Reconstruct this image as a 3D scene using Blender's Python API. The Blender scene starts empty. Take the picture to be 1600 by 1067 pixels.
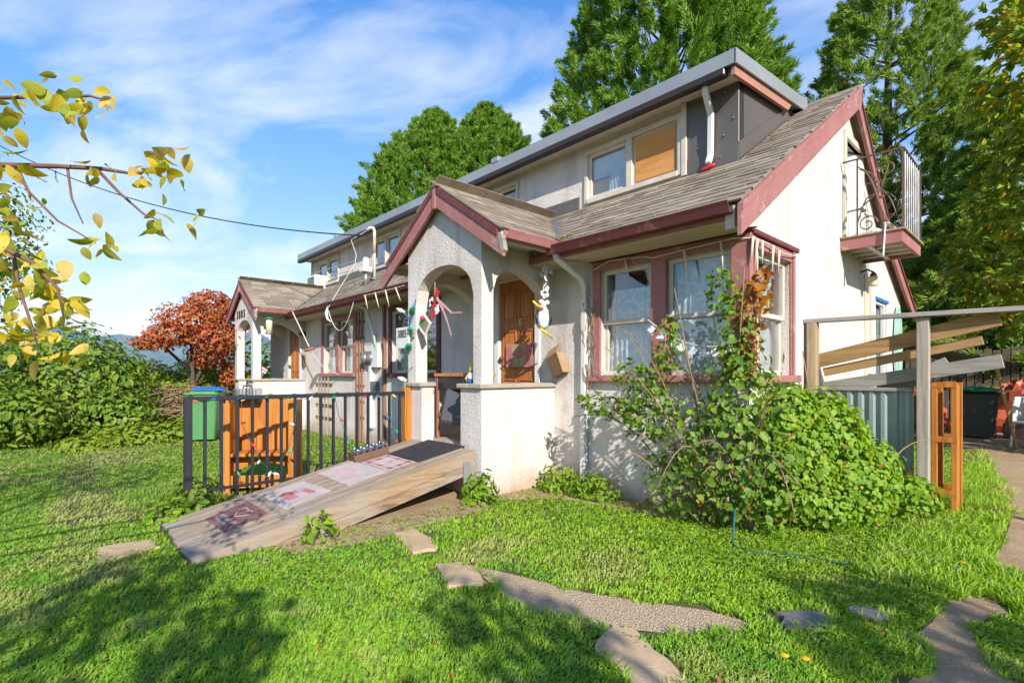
import bpy, bmesh, math, random
import numpy as np
from mathutils import Vector, Matrix

random.seed(11)
rng = np.random.default_rng(11)
sc = bpy.context.scene
COL = sc.collection

# ------------------------------------------------------------------ camera
cam = bpy.data.cameras.new("camera")
cam.sensor_width = 36.0
cam.lens = 36.0 * 792.1 / 1600.0
cam.shift_y = 51.0 / 1600.0
cam.clip_start = 0.05
cam.clip_end = 9000.0
cam_ob = bpy.data.objects.new("camera", cam)
cam_ob.location = (1.81, -4.39, 1.28)
cam_ob.rotation_euler = (math.radians(90), 0, math.radians(47.43))
COL.objects.link(cam_ob)
sc.camera = cam_ob
CAM = np.array(cam_ob.location)

# ------------------------------------------------------------------ sun, sky, exposure
TRAVEL = Vector((-1.0, 0.46, -0.62)).normalized()      # the way the sunlight travels
sun = bpy.data.lights.new("sun", 'SUN')
sun.energy = 3.5
sun.angle = math.radians(0.6)
sun.color = (1.0, 0.94, 0.85)
sun_ob = bpy.data.objects.new("sun", sun)
sun_ob.rotation_euler = TRAVEL.to_track_quat('-Z', 'Y').to_euler()
sun_ob.location = (12, -6, 14)
COL.objects.link(sun_ob)
SUN_EL = math.asin(-TRAVEL.z)
SUN_AZ = math.atan2(-TRAVEL.x, -TRAVEL.y)              # clockwise from +Y

world = bpy.data.worlds.new("World")
sc.world = world
world.use_nodes = True
wn, wl = world.node_tree.nodes, world.node_tree.links
wn.clear()
w_out = wn.new('ShaderNodeOutputWorld')
w_bg = wn.new('ShaderNodeBackground')
w_sky = wn.new('ShaderNodeTexSky')
w_sky.sky_type = 'NISHITA'
w_sky.sun_disc = False
w_sky.sun_elevation = SUN_EL
w_sky.sun_rotation = SUN_AZ
w_sky.altitude = 100
w_sky.air_density = 1.0
w_sky.dust_density = 0.0
w_sky.ozone_density = 3.0
w_bg.inputs['Strength'].default_value = 0.15
SKY_U, SKY_V = 0.0, 3.3
# thin cirrus: noise over a flat cloud layer (direction divided by its height)
w_tc = wn.new('ShaderNodeTexCoord')
w_sep = wn.new('ShaderNodeSeparateXYZ')
wl.new(w_tc.outputs['Generated'], w_sep.inputs[0])
def wmath(op, a, b, clamp=False):
    n = wn.new('ShaderNodeMath'); n.operation = op; n.use_clamp = clamp
    for i, v in enumerate((a, b)):
        if v is None: continue
        if isinstance(v, (int, float)): n.inputs[i].default_value = v
        else: wl.new(v, n.inputs[i])
    return n.outputs[0]
zz = wmath('ADD', wmath('MAXIMUM', w_sep.outputs['Z'], 0.0), 0.16)
cx_ = wmath('DIVIDE', w_sep.outputs['X'], zz)
cy_ = wmath('DIVIDE', w_sep.outputs['Y'], zz)
w_cmb = wn.new('ShaderNodeCombineXYZ')
wl.new(wmath('MULTIPLY', wmath('ADD', cx_, wmath('MULTIPLY', cy_, 0.5)), 0.75), w_cmb.inputs[0])
wl.new(wmath('MULTIPLY', wmath('SUBTRACT', cy_, wmath('MULTIPLY', cx_, 0.5)), 1.35), w_cmb.inputs[1])
w_n1 = wn.new('ShaderNodeTexNoise')
w_n1.inputs['Scale'].default_value = 1.25
w_n1.inputs['Detail'].default_value = 9.0
w_n1.inputs['Roughness'].default_value = 0.58
w_n1.inputs['Distortion'].default_value = 0.5
w_mp = wn.new('ShaderNodeMapping'); w_mp.inputs['Location'].default_value = (SKY_U, SKY_V, 0)
wl.new(w_cmb.outputs[0], w_mp.inputs['Vector']); wl.new(w_mp.outputs[0], w_n1.inputs['Vector'])
w_rmp = wn.new('ShaderNodeValToRGB')
w_rmp.color_ramp.elements[0].position = 0.46
w_rmp.color_ramp.elements[0].color = (0, 0, 0, 1)
w_rmp.color_ramp.elements[1].position = 0.78
w_rmp.color_ramp.elements[1].color = (1, 1, 1, 1)
wl.new(w_n1.outputs[0], w_rmp.inputs[0])
w_mix = wn.new('ShaderNodeMix'); w_mix.data_type = 'RGBA'
wl.new(wmath('MULTIPLY', w_rmp.outputs[0], 0.95), w_mix.inputs[0])
w_hs = wn.new('ShaderNodeHueSaturation')
w_hs.inputs['Saturation'].default_value = 1.3
w_hs.inputs['Hue'].default_value = 0.522
w_hs.inputs['Value'].default_value = 2.0
wl.new(w_sky.outputs[0], w_hs.inputs['Color'])
# the bright air near the horizon rolls off softly, alike in every direction
def wvec(op, p, q):
    n = wn.new('ShaderNodeVectorMath'); n.operation = op
    for i, v in enumerate((p, q)):
        if isinstance(v, tuple): n.inputs[i].default_value = v
        else: wl.new(v, n.inputs[i])
    return n.outputs[0]
K_ = (5.0, 5.2, 5.8)
w_soft = wvec('DIVIDE', wvec('MULTIPLY', w_hs.outputs[0], K_), wvec('ADD', w_hs.outputs[0], K_))
wl.new(w_soft, w_mix.inputs[6])
w_mix.inputs[7].default_value = (3.7, 3.85, 4.1, 1)
wl.new(w_mix.outputs[2], w_bg.inputs['Color'])
wl.new(w_bg.outputs[0], w_out.inputs['Surface'])

sc.view_settings.view_transform = 'Standard'
sc.view_settings.look = 'None'
sc.view_settings.exposure = 1.0
sc.view_settings.gamma = 1.0
sc.view_settings.use_curve_mapping = False
sc.cycles.max_bounces = 8
sc.cycles.diffuse_bounces = 3
sc.cycles.glossy_bounces = 3
sc.cycles.transmission_bounces = 4
sc.cycles.transparent_max_bounces = 12
sc.cycles.caustics_reflective = False
sc.cycles.caustics_refractive = False

# ------------------------------------------------------------------ object helpers
ORG = {}
def _link(o): COL.objects.link(o); return o

def thing(name, label, cat, loc=(0, 0, 0), group=None):
    o = bpy.data.objects.new(name, None); _link(o)
    o.empty_display_size = 0.2
    o.location = loc
    o['label'] = label; o['category'] = cat
    if group: o['group'] = group
    ORG[o.name] = Vector(loc)
    return o

class MB:
    """collects simple shapes, given in world metres, for one mesh"""
    def __init__(s): s.v = []; s.f = []
    def add(s, vs, fs):
        n = len(s.v)
        s.v += [tuple(v) for v in vs]
        s.f += [tuple(i + n for i in f) for f in fs]
        return s
    def box(s, a, b, c=0.0, M=None):
        lo = [min(a[i], b[i]) for i in range(3)]; hi = [max(a[i], b[i]) for i in range(3)]
        c = min(c, *[(hi[i] - lo[i]) * 0.45 for i in range(3)])
        if c <= 0:
            vs = [Vector((x, y, z)) for x in (lo[0], hi[0]) for y in (lo[1], hi[1]) for z in (lo[2], hi[2])]
            fs = [(0, 1, 3, 2), (4, 6, 7, 5), (0, 4, 5, 1), (2, 3, 7, 6), (0, 2, 6, 4), (1, 5, 7, 3)]
        else:
            vs = []; idx = {}
            for sx in (0, 1):
                for sy in (0, 1):
                    for sz in (0, 1):
                        p = [(lo, hi)[sx][0], (lo, hi)[sy][1], (lo, hi)[sz][2]]
                        d = [c if q == 0 else -c for q in (sx, sy, sz)]
                        for ax in range(3):
                            q = [p[i] + (0 if i == ax else d[i]) for i in range(3)]
                            idx[(sx, sy, sz, ax)] = len(vs); vs.append(Vector(q))
            fs = []
            for ax in range(3):
                o1, o2 = [i for i in range(3) if i != ax]
                for side in (0, 1):
                    ring = []
                    for (p, q) in ((0, 0), (1, 0), (1, 1), (0, 1)):
                        k = [0, 0, 0]; k[ax] = side; k[o1] = p; k[o2] = q
                        ring.append(idx[(*k, ax)])
                    fs.append(tuple(ring))
            for ax in range(3):
                o1, o2 = [i for i in range(3) if i != ax]
                for p in (0, 1):
                    for q in (0, 1):
                        k0 = [0, 0, 0]; k0[o1] = p; k0[o2] = q; k1 = list(k0); k1[ax] = 1
                        fs.append((idx[(*k0, o1)], idx[(*k1, o1)], idx[(*k1, o2)], idx[(*k0, o2)]))
            for sx in (0, 1):
                for sy in (0, 1):
                    for sz in (0, 1):
                        fs.append((idx[(sx, sy, sz, 0)], idx[(sx, sy, sz, 1)], idx[(sx, sy, sz, 2)]))
        if M is not None: vs = [M @ v for v in vs]
        return s.add(vs, fs)
    def bar(s, a, b, w, h, up=(0, 0, 1), c=0.0, ext=0.0):
        a = Vector(a); b = Vector(b); d = (b - a); L = d.length; d.normalize()
        up = Vector(up)
        if abs(d.dot(up)) > 0.98: up = Vector((0, 1, 0))
        sd = d.cross(up).normalized(); u2 = sd.cross(d)
        M = Matrix((( d.x, sd.x, u2.x, a.x), (d.y, sd.y, u2.y, a.y), (d.z, sd.z, u2.z, a.z), (0, 0, 0, 1)))
        return s.box((-ext, -w / 2, -h / 2), (L + ext, w / 2, h / 2), c, M)
    def tube(s, pts, r, n=8, caps=True):
        pts = [Vector(p) for p in pts]; N = len(pts)
        rs = r if isinstance(r, (list, tuple)) else [r] * N
        t0 = (pts[1] - pts[0]).normalized()
        ref = Vector((0, 0, 1)) if abs(t0.z) < 0.9 else Vector((1, 0, 0))
        nrm = t0.cross(ref).normalized()
        vs = []
        for i, p in enumerate(pts):
            t = (pts[min(i + 1, N - 1)] - pts[max(i - 1, 0)])
            if t.length < 1e-9: t = t0
            t.normalize()
            nrm = (nrm - t * nrm.dot(t))
            if nrm.length < 1e-6: nrm = t.orthogonal()
            nrm.normalize(); bn = t.cross(nrm)
            for k in range(n):
                a = 2 * math.pi * k / n
                vs.append(p + (nrm * math.cos(a) + bn * math.sin(a)) * rs[i])
        fs = []
        for i in range(N - 1):
            for k in range(n):
                k2 = (k + 1) % n
                fs.append((i * n + k, i * n + k2, (i + 1) * n + k2, (i + 1) * n + k))
        if caps:
            fs.append(tuple(range(n - 1, -1, -1))); fs.append(tuple((N - 1) * n + k for k in range(n)))
        return s.add(vs, fs)
    def lathe(s, prof, c, n=14, M=None, caps=True):
        vs = []
        for (r, z) in prof:
            for k in range(n):
                a = 2 * math.pi * k / n
                v = Vector((r * math.cos(a), r * math.sin(a), z))
                if M is not None: v = M @ v
                vs.append(v + Vector(c))
        fs = []
        for i in range(len(prof) - 1):
            for k in range(n):
                k2 = (k + 1) % n
                fs.append((i * n + k, i * n + k2, (i + 1) * n + k2, (i + 1) * n + k))
        if caps:
            fs.append(tuple(range(n - 1, -1, -1))); fs.append(tuple((len(prof) - 1) * n + k for k in range(n)))
        return s.add(vs, fs)
    def prism(s, poly, off):
        poly = [Vector(p) for p in poly]; off = Vector(off); n = len(poly)
        fs = [tuple(range(n)), tuple(range(2 * n - 1, n - 1, -1))]
        fs += [(i, i + n, (i + 1) % n + n, (i + 1) % n) for i in range(n)]
        return s.add(poly + [p + off for p in poly], fs)
    def quad(s, a, b, c, d): return s.add([a, b, c, d], [(0, 1, 2, 3)])
    def blob(s, c, r, n=10, m=6, M=None):
        prof = [(max(0.02, math.sin(math.pi * i / m)), -math.cos(math.pi * i / m)) for i in range(m + 1)]
        S = Matrix.Diagonal((r[0], r[1], r[2])) if hasattr(r, '__len__') else Matrix.Diagonal((r, r, r))
        if M is not None: S = M @ S
        return s.lathe(prof, c, n, S)

def mesh_of(name, mb, mat, org, smooth):
    me = bpy.data.meshes.new(name)
    me.from_pydata([(v[0] - org[0], v[1] - org[1], v[2] - org[2]) for v in mb.v], [], mb.f)
    bm = bmesh.new(); bm.from_mesh(me)
    bmesh.ops.recalc_face_normals(bm, faces=bm.faces)
    bm.to_mesh(me); bm.free()
    if smooth:
        me.polygons.foreach_set('use_smooth', [True] * len(me.polygons))
    if mat: me.materials.append(mat)
    return me

def part(name, mb, mat, parent, smooth=False, label=None):
    P = ORG[parent.name]
    vs = np.array(mb.v); c = (vs.min(0) + vs.max(0)) / 2
    org = Vector(c.tolist())
    o = bpy.data.objects.new(name, mesh_of(name, mb, mat, org, smooth)); _link(o)
    o.parent = parent; o.location = org - P
    ORG[o.name] = org
    if label: o['label'] = label
    return o

def solo(name, mb, mat, label, cat, group=None, smooth=False, kind=None):
    vs = np.array(mb.v); lo, hi = vs.min(0), vs.max(0)
    org = Vector(((lo[0] + hi[0]) / 2, (lo[1] + hi[1]) / 2, lo[2]))
    o = bpy.data.objects.new(name, mesh_of(name, mb, mat, org, smooth)); _link(o)
    o.location = org; ORG[o.name] = org
    if label: o['label'] = label
    if cat: o['category'] = cat
    if group: o['group'] = group
    if kind: o['kind'] = kind
    return o

def clone(o, parent=None, dloc=None):
    c = o.copy(); _link(c)
    c.parent = parent
    c.location = o.location.copy()
    if dloc is not None: c.location = c.location + Vector(dloc)
    ORG[c.name] = ORG[o.name] + (Vector(dloc) if dloc is not None else Vector((0, 0, 0)))
    for ch in list(o.children):
        clone(ch, c)
    return c

def np_mesh(name, V, F, mat, col=None, smooth=False):
    me = bpy.data.meshes.new(name)
    V = np.ascontiguousarray(V, dtype=np.float32); F = np.ascontiguousarray(F, dtype=np.int32)
    me.vertices.add(len(V)); me.vertices.foreach_set('co', V.ravel())
    me.loops.add(F.size); me.loops.foreach_set('vertex_index', F.ravel())
    me.polygons.add(len(F))
    me.polygons.foreach_set('loop_start', np.arange(len(F), dtype=np.int32) * F.shape[1])
    me.update(calc_edges=True)
    if smooth: me.polygons.foreach_set('use_smooth', np.ones(len(F), dtype=bool))
    if col is not None:
        at = me.attributes.new('tint', 'FLOAT_COLOR', 'POINT')
        at.data.foreach_set('color', np.ascontiguousarray(col, dtype=np.float32).ravel())
    if mat: me.materials.append(mat)
    return me

def np_part(name, V, F, mat, parent, col=None, kind=None, smooth=False):
    P = np.array(ORG[parent.name])
    c = (V.min(0) + V.max(0)) / 2
    o = bpy.data.objects.new(name, np_mesh(name, V - c, F, mat, col, smooth)); _link(o)
    o.parent = parent; o.location = Vector((c - P).tolist()); ORG[o.name] = Vector(c.tolist())
    if kind: o['kind'] = kind
    return o

# value noise in numpy
_perm = rng.random((64, 64, 64))
def vnoise(P, s=1.0):
    P = np.asarray(P, dtype=float) * s
    i = np.floor(P).astype(int); f = P - i; f = f * f * (3 - 2 * f)
    r = 0
    for dx in (0, 1):
        for dy in (0, 1):
            for dz in (0, 1):
                w = (f[:, 0] if dx else 1 - f[:, 0]) * (f[:, 1] if dy else 1 - f[:, 1]) * (f[:, 2] if dz else 1 - f[:, 2])
                r = r + w * _perm[(i[:, 0] + dx) % 64, (i[:, 1] + dy) % 64, (i[:, 2] + dz) % 64]
    return r
def fbm(P, s=1.0): return 0.55 * vnoise(P, s) + 0.3 * vnoise(P, s * 2.1) + 0.15 * vnoise(P, s * 4.3)

# ------------------------------------------------------------------ materials
MATS = {}
class NT:
    def __init__(s, name):
        s.m = bpy.data.materials.new(name); s.m.use_nodes = True
        s.n, s.l = s.m.node_tree.nodes, s.m.node_tree.links
        s.b = s.n['Principled BSDF']; s.out = s.n['Material Output']
        s.pos = s.n.new('ShaderNodeNewGeometry')
        MATS[name] = s.m
    def noise(s, scale, detail=4, rough=.55, stretch=None, dist=0.0, off=(0, 0, 0)):
        mp = s.n.new('ShaderNodeMapping'); mp.inputs['Scale'].default_value = stretch or (1, 1, 1)
        mp.inputs['Location'].default_value = off
        s.l.new(s.pos.outputs['Position'], mp.inputs['Vector'])
        t = s.n.new('ShaderNodeTexNoise'); t.inputs['Scale'].default_value = scale
        t.inputs['Detail'].default_value = detail; t.inputs['Roughness'].default_value = rough
        t.inputs['Distortion'].default_value = dist
        s.l.new(mp.outputs[0], t.inputs['Vector'])
        return t.outputs[0]
    def voro(s, scale, feature='F1', stretch=None):
        mp = s.n.new('ShaderNodeMapping'); mp.inputs['Scale'].default_value = stretch or (1, 1, 1)
        s.l.new(s.pos.outputs['Position'], mp.inputs['Vector'])
        t = s.n.new('ShaderNodeTexVoronoi'); t.feature = feature; t.inputs['Scale'].default_value = scale
        s.l.new(mp.outputs[0], t.inputs['Vector'])
        return t.outputs[0]
    def ramp(s, fac, stops):
        r = s.n.new('ShaderNodeValToRGB'); e = r.color_ramp.elements
        while len(e) < len(stops): e.new(0.5)
        for i, (p, c) in enumerate(stops):
            e[i].position = p; e[i].color = (*c, 1) if hasattr(c, '__len__') else (c, c, c, 1)
        s.l.new(fac, r.inputs[0]); return r.outputs[0]
    def mix(s, fac, a, b, mode='MIX'):
        m = s.n.new('ShaderNodeMix'); m.data_type = 'RGBA'; m.blend_type = mode
        for sock, v in ((m.inputs[0], fac), (m.inputs[6], a), (m.inputs[7], b)):
            if isinstance(v, (int, float)): sock.default_value = v
            elif isinstance(v, tuple): sock.default_value = (*v, 1)
            else: s.l.new(v, sock)
        return m.outputs[2]
    def math(s, op, a, b=None, clamp=False):
        n = s.n.new('ShaderNodeMath'); n.operation = op; n.use_clamp = clamp
        for i, v in enumerate((a, b)):
            if v is None: continue
            if isinstance(v, (int, float)): n.inputs[i].default_value = v
            else: s.l.new(v, n.inputs[i])
        return n.outputs[0]
    def bump(s, h, strength=.5, dist=.01):
        b = s.n.new('ShaderNodeBump'); b.inputs['Strength'].default_value = strength
        b.inputs['Distance'].default_value = dist
        s.l.new(h, b.inputs['Height']); s.l.new(b.outputs[0], s.b.inputs['Normal'])
    def color(s, c):
        if isinstance(c, tuple): s.b.inputs['Base Color'].default_value = (*c, 1)
        else: s.l.new(c, s.b.inputs['Base Color'])
    def set(s, rough=.7, metal=0.0, spec=.4):
        s.b.inputs['Roughness'].default_value = rough; s.b.inputs['Metallic'].default_value = metal
        s.b.inputs['Specular IOR Level'].default_value = spec
        return s.m
    def rnd(s):
        """one random value for each loose piece, whether a piece of a joined mesh or an object"""
        oi = s.n.new('ShaderNodeObjectInfo')
        return s.math('FRACT', s.math('ADD', s.pos.outputs['Random Per Island'], oi.outputs['Random']))
    def sep(s):
        x = s.n.new('ShaderNodeSeparateXYZ'); s.l.new(s.pos.outputs['Position'], x.inputs[0]); return x

def dark(c, k): return tuple(v * k for v in c)

def paint(name, c, c2=None, scale=3, rough=.6, bump=.15, bscale=40, spec=.4, metal=0.0, stretch=None):
    t = NT(name); c2 = c2 or dark(c, .72)
    t.color(t.ramp(t.noise(scale, 6, .6, stretch), [(.3, c2), (.7, c)]))
    t.bump(t.noise(bscale, 4, .6, stretch), bump, .004)
    return t.set(rough, metal, spec)

def wood(name, c1, c2, axis=1, rough=.75, grain=26, spec=.25, weather=None):
    t = NT(name)
    st = [1, 1, 1]; st[axis] = .07
    g = t.noise(grain, 5, .65, tuple(st), .6)
    col = t.ramp(g, [(.36, c2), (.58, c1)])
    r = t.rnd()
    col = t.mix(t.math('MULTIPLY', r, .45), col, t.ramp(r, [(0, dark(c2, .9)), (1, c1)]))
    if weather:
        col = t.mix(t.ramp(t.noise(1.7, 5, .6), [(.36, 0.0), (.62, .85)]), col, weather)
    t.color(col)
    t.bump(g, .35, .006)
    return t.set(rough, 0, spec)

def stucco(name, c, dirt=True, amount=.9):
    t = NT(name)
    big = t.noise(1.3, 5, .6)
    col = t.ramp(big, [(.3, dark(c, .9)), (.7, c)])
    fine = t.noise(55, 3, .6)
    v = t.noise(24, 5, .68, None, .8)
    col = t.mix(t.ramp(v, [(.35, .22), (.55, 0.0)]), col, dark(c, .74))
    if dirt:
        streak = t.noise(2.2, 6, .65, (1.6, 1.6, .28))
        col = t.mix(t.ramp(streak, [(.50, 0.0), (.72, .62)]), col, (.34, .29, .25))
        blot = t.noise(.7, 7, .7, None, .6, (3, 7, 1))
        col = t.mix(t.ramp(blot, [(.47, 0.0), (.70, .5)]), col, (.43, .37, .32))
        zs = t.sep().outputs['Z']
        low = t.math('ADD', t.ramp(zs, [(.0, 1.0), (.42, 0.0)]), t.math('MULTIPLY', t.math('SUBTRACT', t.noise(4, 5), .5), .9))
        col = t.mix(t.math('MULTIPLY', t.ramp(low, [(.3, 0.0), (.9, 1.0)]), .7), col, (.40, .27, .175))
        peel = t.noise(6.5, 6, .7)
        col = t.mix(t.ramp(peel, [(.70, 0.0), (.74, .7)]), col, (.50, .36, .24))
    t.color(col)
    h = t.mix(.35, v, fine)
    t.bump(h, amount, .02)
    return t.set(.9, 0, .2)

def leafmat(name, cols, trans=.38, tint=None, rough=.5, tmul=1.25, attr=False, spots=False):
    t = NT(name)
    if attr:
        a = t.n.new('ShaderNodeAttribute'); a.attribute_name = 'tint'
        col = a.outputs['Color']
    else:
        n = len(cols)
        col = t.ramp(t.rnd(), [(i / max(1, n - 1), c) for i, c in enumerate(cols)])
    if spots:
        col = t.mix(t.ramp(t.noise(85, 5, .7), [(.60, 0.0), (.68, .8)]), col, (.16, .09, .03))
        col = t.mix(t.ramp(t.noise(26, 3, .6), [(.5, 0.0), (.75, .45)]), col, (.18, .22, .02))
    t.color(col)
    t.set(rough, 0, .35)
    tr = t.n.new('ShaderNodeBsdfTranslucent')
    hs = t.n.new('ShaderNodeHueSaturation'); hs.inputs['Value'].default_value = tmul
    hs.inputs['Saturation'].default_value = 1.1; hs.inputs['Hue'].default_value = .49
    t.l.new(col, hs.inputs['Color']); t.l.new(hs.outputs[0], tr.inputs['Color'])
    mx = t.n.new('ShaderNodeMixShader'); mx.inputs[0].default_value = trans
    t.l.new(t.b.outputs[0], mx.inputs[1]); t.l.new(tr.outputs[0], mx.inputs[2])
    t.l.new(mx.outputs[0], t.out.inputs['Surface'])
    return t.m

M = MATS
stucco('stucco', (.745, .675, .625))
stucco('stucco_smooth', (.70, .62, .53), dirt=False, amount=.35)
def worn(name, c, c2, under):
    t = NT(name)
    col = t.ramp(t.noise(2.2, 6, .65), [(.3, c2), (.7, c)])
    col = t.mix(t.ramp(t.noise(7, 7, .72, None, .4), [(.57, 0.0), (.63, .9)]), col, under)
    col = t.mix(t.ramp(t.noise(24, 4, .7), [(.55, 0.0), (.75, .35)]), col, dark(c2, .55))
    t.color(col); t.bump(t.noise(50, 5, .65), .35, .005)
    return t.set(.62, 0, .3)
worn('trim_pink', (.40, .175, .158), (.32, .13, .12), (.42, .28, .23))
worn('trim_maroon', (.185, .05, .054), (.13, .036, .04), (.24, .12, .10))
paint('trim_worn', (.50, .20, .15), (.30, .17, .11), 9, .8, .5, 50, stretch=(1, .3, 1))
paint('cream', (.66, .60, .50), (.52, .45, .36), 5, .55, .2, 50)
paint('white_paint', (.78, .77, .74), (.66, .64, .60), 4, .5, .15, 50)
paint('white_gutter', (.72, .72, .71), (.58, .56, .53), 3, .35, .1, 30)
paint('fascia_metal', (.40, .405, .41), (.31, .31, .31), 1.2, .38, .15, 12, .5, .35)
paint('gutter_brown', (.045, .028, .025), (.03, .02, .018), 2, .4, .1, 30)
paint('panel_metal', (.145, .125, .11), (.115, .10, .088), 1.5, .42, .12, 9, .5, .2)
paint('soffit', (.62, .52, .38), (.54, .44, .30), 3, .8, .35, 60)
paint('black_metal', (.016, .018, .024), (.022, .024, .03), 6, .45, .12, 90, .5)
paint('iron', (.10, .085, .08), (.22, .11, .06), 9, .6, .3, 90, .5, .5)
paint('galv', (.32, .325, .33), (.22, .21, .20), 4, .4, .12, 40, .5, .5)
paint('rusty', (.42, .16, .06), (.50, .45, .40), 7, .7, .3, 60)
paint('concrete', (.42, .36, .29), (.33, .28, .23), 5, .9, .5, 45, .2)
paint('slab_stone', (.56, .40, .245), (.42, .29, .175), 4, .9, .5, 60, .2)
paint('slate', (.22, .20, .18), (.13, .12, .11), 8, .8, .5, 40, .3)
paint('rubber', (.035, .036, .04), (.02, .02, .022), 8, .7, .3, 90)
paint('plastic_green', (.095, .27, .10), (.08, .23, .085), 3, .42, .1, 50)
paint('plastic_lime', (.14, .36, .10), (.11, .30, .08), 3, .42, .1, 50)
paint('plastic_blue', (.03, .15, .42), (.025, .12, .36), 3, .4, .1, 50)
paint('plastic_grey', (.085, .09, .095), (.07, .075, .08), 3, .45, .1, 50)
paint('plastic_dark', (.025, .028, .034), (.02, .02, .025), 3, .4, .1, 50)
paint('plastic_mid', (.25, .27, .29), (.22, .235, .25), 3, .4, .1, 50)
paint('plastic_white', (.75, .75, .74), (.66, .66, .65), 3, .4, .1, 50)
paint('tarp_orange', (.50, .10, .035), (.38, .07, .03), 6, .45, .4, 18)
paint('tarp_grey', (.16, .165, .16), (.12, .125, .12), 3, .5, .3, 14)
paint('tarp_green', (.03, .28, .14), (.02, .20, .10), 6, .4, .3, 18)
paint('corrugated', (.30, .37, .36), (.25, .31, .31), 3, .45, .1, 30, .5, .3)
paint('teal_paint', (.16, .42, .38), (.5, .6, .55), 5, .5, .1, 30)
paint('cardboard', (.40, .26, .14), (.33, .21, .11), 5, .85, .2, 40)
paint('brown_box', (.17, .095, .055), (.13, .07, .04), 5, .6, .2, 40)
paint('red', (.55, .035, .035), (.45, .03, .03), 5, .45, .1, 40)
paint('yellow', (.75, .55, .06), (.65, .46, .05), 5, .45, .1, 40)
paint('green_bulb', (.02, .35, .16), (.02, .28, .12), 5, .25, .0, 40)
paint('blue_tape', (.02, .20, .62), (.02, .17, .52), 5, .5, .1, 40)
paint('ornament_white', (.80, .80, .79), (.74, .74, .74), 6, .4, .1, 60)
paint('icicle', (.72, .62, .44), (.62, .52, .36), 6, .45, .1, 60)
paint('rope', (.62, .58, .50), (.50, .46, .38), 30, .85, .3, 90)
paint('cable', (.03, .03, .032), (.025, .025, .027), 10, .5, .1, 60)
paint('cable_white', (.66, .65, .62), (.55, .54, .51), 10, .5, .1, 60)
paint('wire_green', (.012, .13, .10), (.01, .10, .08), 10, .5, .1, 60)
paint('skin', (.55, .34, .24), (.5, .3, .21), 10, .6, .1, 60)
paint('cloth_white', (.80, .80, .80), (.66, .68, .70), 4, .9, .3, 30)
paint('cloth_pink', (.55, .33, .32), (.48, .27, .27), 4, .9, .3, 30)
paint('numeral', (.03, .026, .022), (.03, .026, .022), 5, .5, .0, 40)
paint('bark', (.14, .10, .075), (.08, .06, .045), 14, .9, .7, 40, .2, stretch=(1, 1, .25))
paint('bark_red', (.20, .11, .085), (.14, .08, .06), 14, .8, .5, 40, .2)
paint('dead_stem', (.30, .20, .12), (.22, .15, .09), 14, .9, .4, 40, .2)
paint('paper_mat', (.50, .43, .40), (.40, .33, .31), 6, .9, .2, 60, .2)
paint('mat_maroon', (.22, .115, .105), (.17, .08, .075), 6, .9, .3, 60, .2)
paint('mat_red', (.42, .12, .12), (.48, .26, .24), 10, .9, .2, 60, .2)
paint('mat_pink', (.55, .22, .22), (.60, .38, .36), 10, .9, .2, 60, .2)
paint('mat_grey', (.34, .28, .26), (.45, .38, .36), 10, .9, .2, 60, .2)
paint('flag_tan', (.42, .34, .20), (.36, .28, .16), 8, .9, .3, 60, .2)
paint('interior', (.20, .18, .16), (.16, .14, .13), 2, .9, .1, 20, .2)
wood('deck_wood', (.38, .28, .185), (.20, .14, .095), 1, weather=(.29, .25, .21))
wood('skirt_wood', (.40, .27, .16), (.15, .095, .06), 1, weather=(.33, .295, .26))
wood('plywood', (.62, .30, .09), (.50, .21, .055), 0, .6, 14)
wood('pine_orange', (.52, .20, .035), (.36, .115, .018), 2, .45, 22, .4)
wood('door_wood', (.52, .19, .045), (.34, .11, .024), 2, .42, 26, .4)
wood('fence_wood', (.40, .30, .175), (.24, .175, .105), 2)
wood('board_grey', (.34, .31, .275), (.21, .19, .17), 0)
wood('post_grey', (.42, .37, .31), (.25, .215, .175), 2)
wood('board_tan', (.42, .26, .11), (.27, .16, .07), 0)
wood('lattice', (.30, .15, .09), (.2, .09, .055), 2)
wood('old_fence', (.16, .12, .085), (.09, .07, .05), 2)

t = NT('shingle')
r_ = t.rnd()
c_ = t.ramp(r_, [(0, (.20, .16, .12)), (.35, (.285, .23, .17)), (.7, (.36, .295, .22)), (1, (.44, .365, .28))])
c_ = t.mix(t.ramp(t.noise(1.1, 5, .65), [(.45, 0.0), (.72, .65)]), c_, (.20, .175, .125))
c_ = t.mix(t.ramp(t.noise(160, 2, .6), [(.35, .5), (.6, 0.0)]), c_, (.12, .10, .085))
t.color(c_); t.bump(t.noise(220, 2, .6), .5, .004); t.set(.95, 0, .15)

t = NT('ground_soil')
c_ = t.ramp(t.noise(1.4, 6, .65), [(.35, (.075, .095, .028)), (.62, (.13, .125, .05))])
c_ = t.mix(t.ramp(t.noise(9, 5, .7), [(.5, 0.0), (.7, .6)]), c_, (.17, .125, .075))
t.color(c_); t.bump(t.noise(30, 5, .7), .7, .03); t.set(.95, 0, .1)
t = NT('dirt_path')
c_ = t.ramp(t.noise(3, 7, .7), [(.3, (.30, .195, .11)), (.7, (.48, .34, .21))])
c_ = t.mix(t.ramp(t.voro(60), [(.1, .6), (.4, 0.0)]), c_, (.30, .26, .22))
t.color(c_); t.bump(t.noise(70, 5, .7), .6, .015); t.set(.95, 0, .12)
t = NT('gravel_base')
c_ = t.ramp(t.voro(95), [(.05, (.62, .47, .31)), (.5, (.45, .33, .21))])
t.color(c_); t.bump(t.voro(95), .8, .012); t.set(.95, 0, .12)
t = NT('hill')
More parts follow.
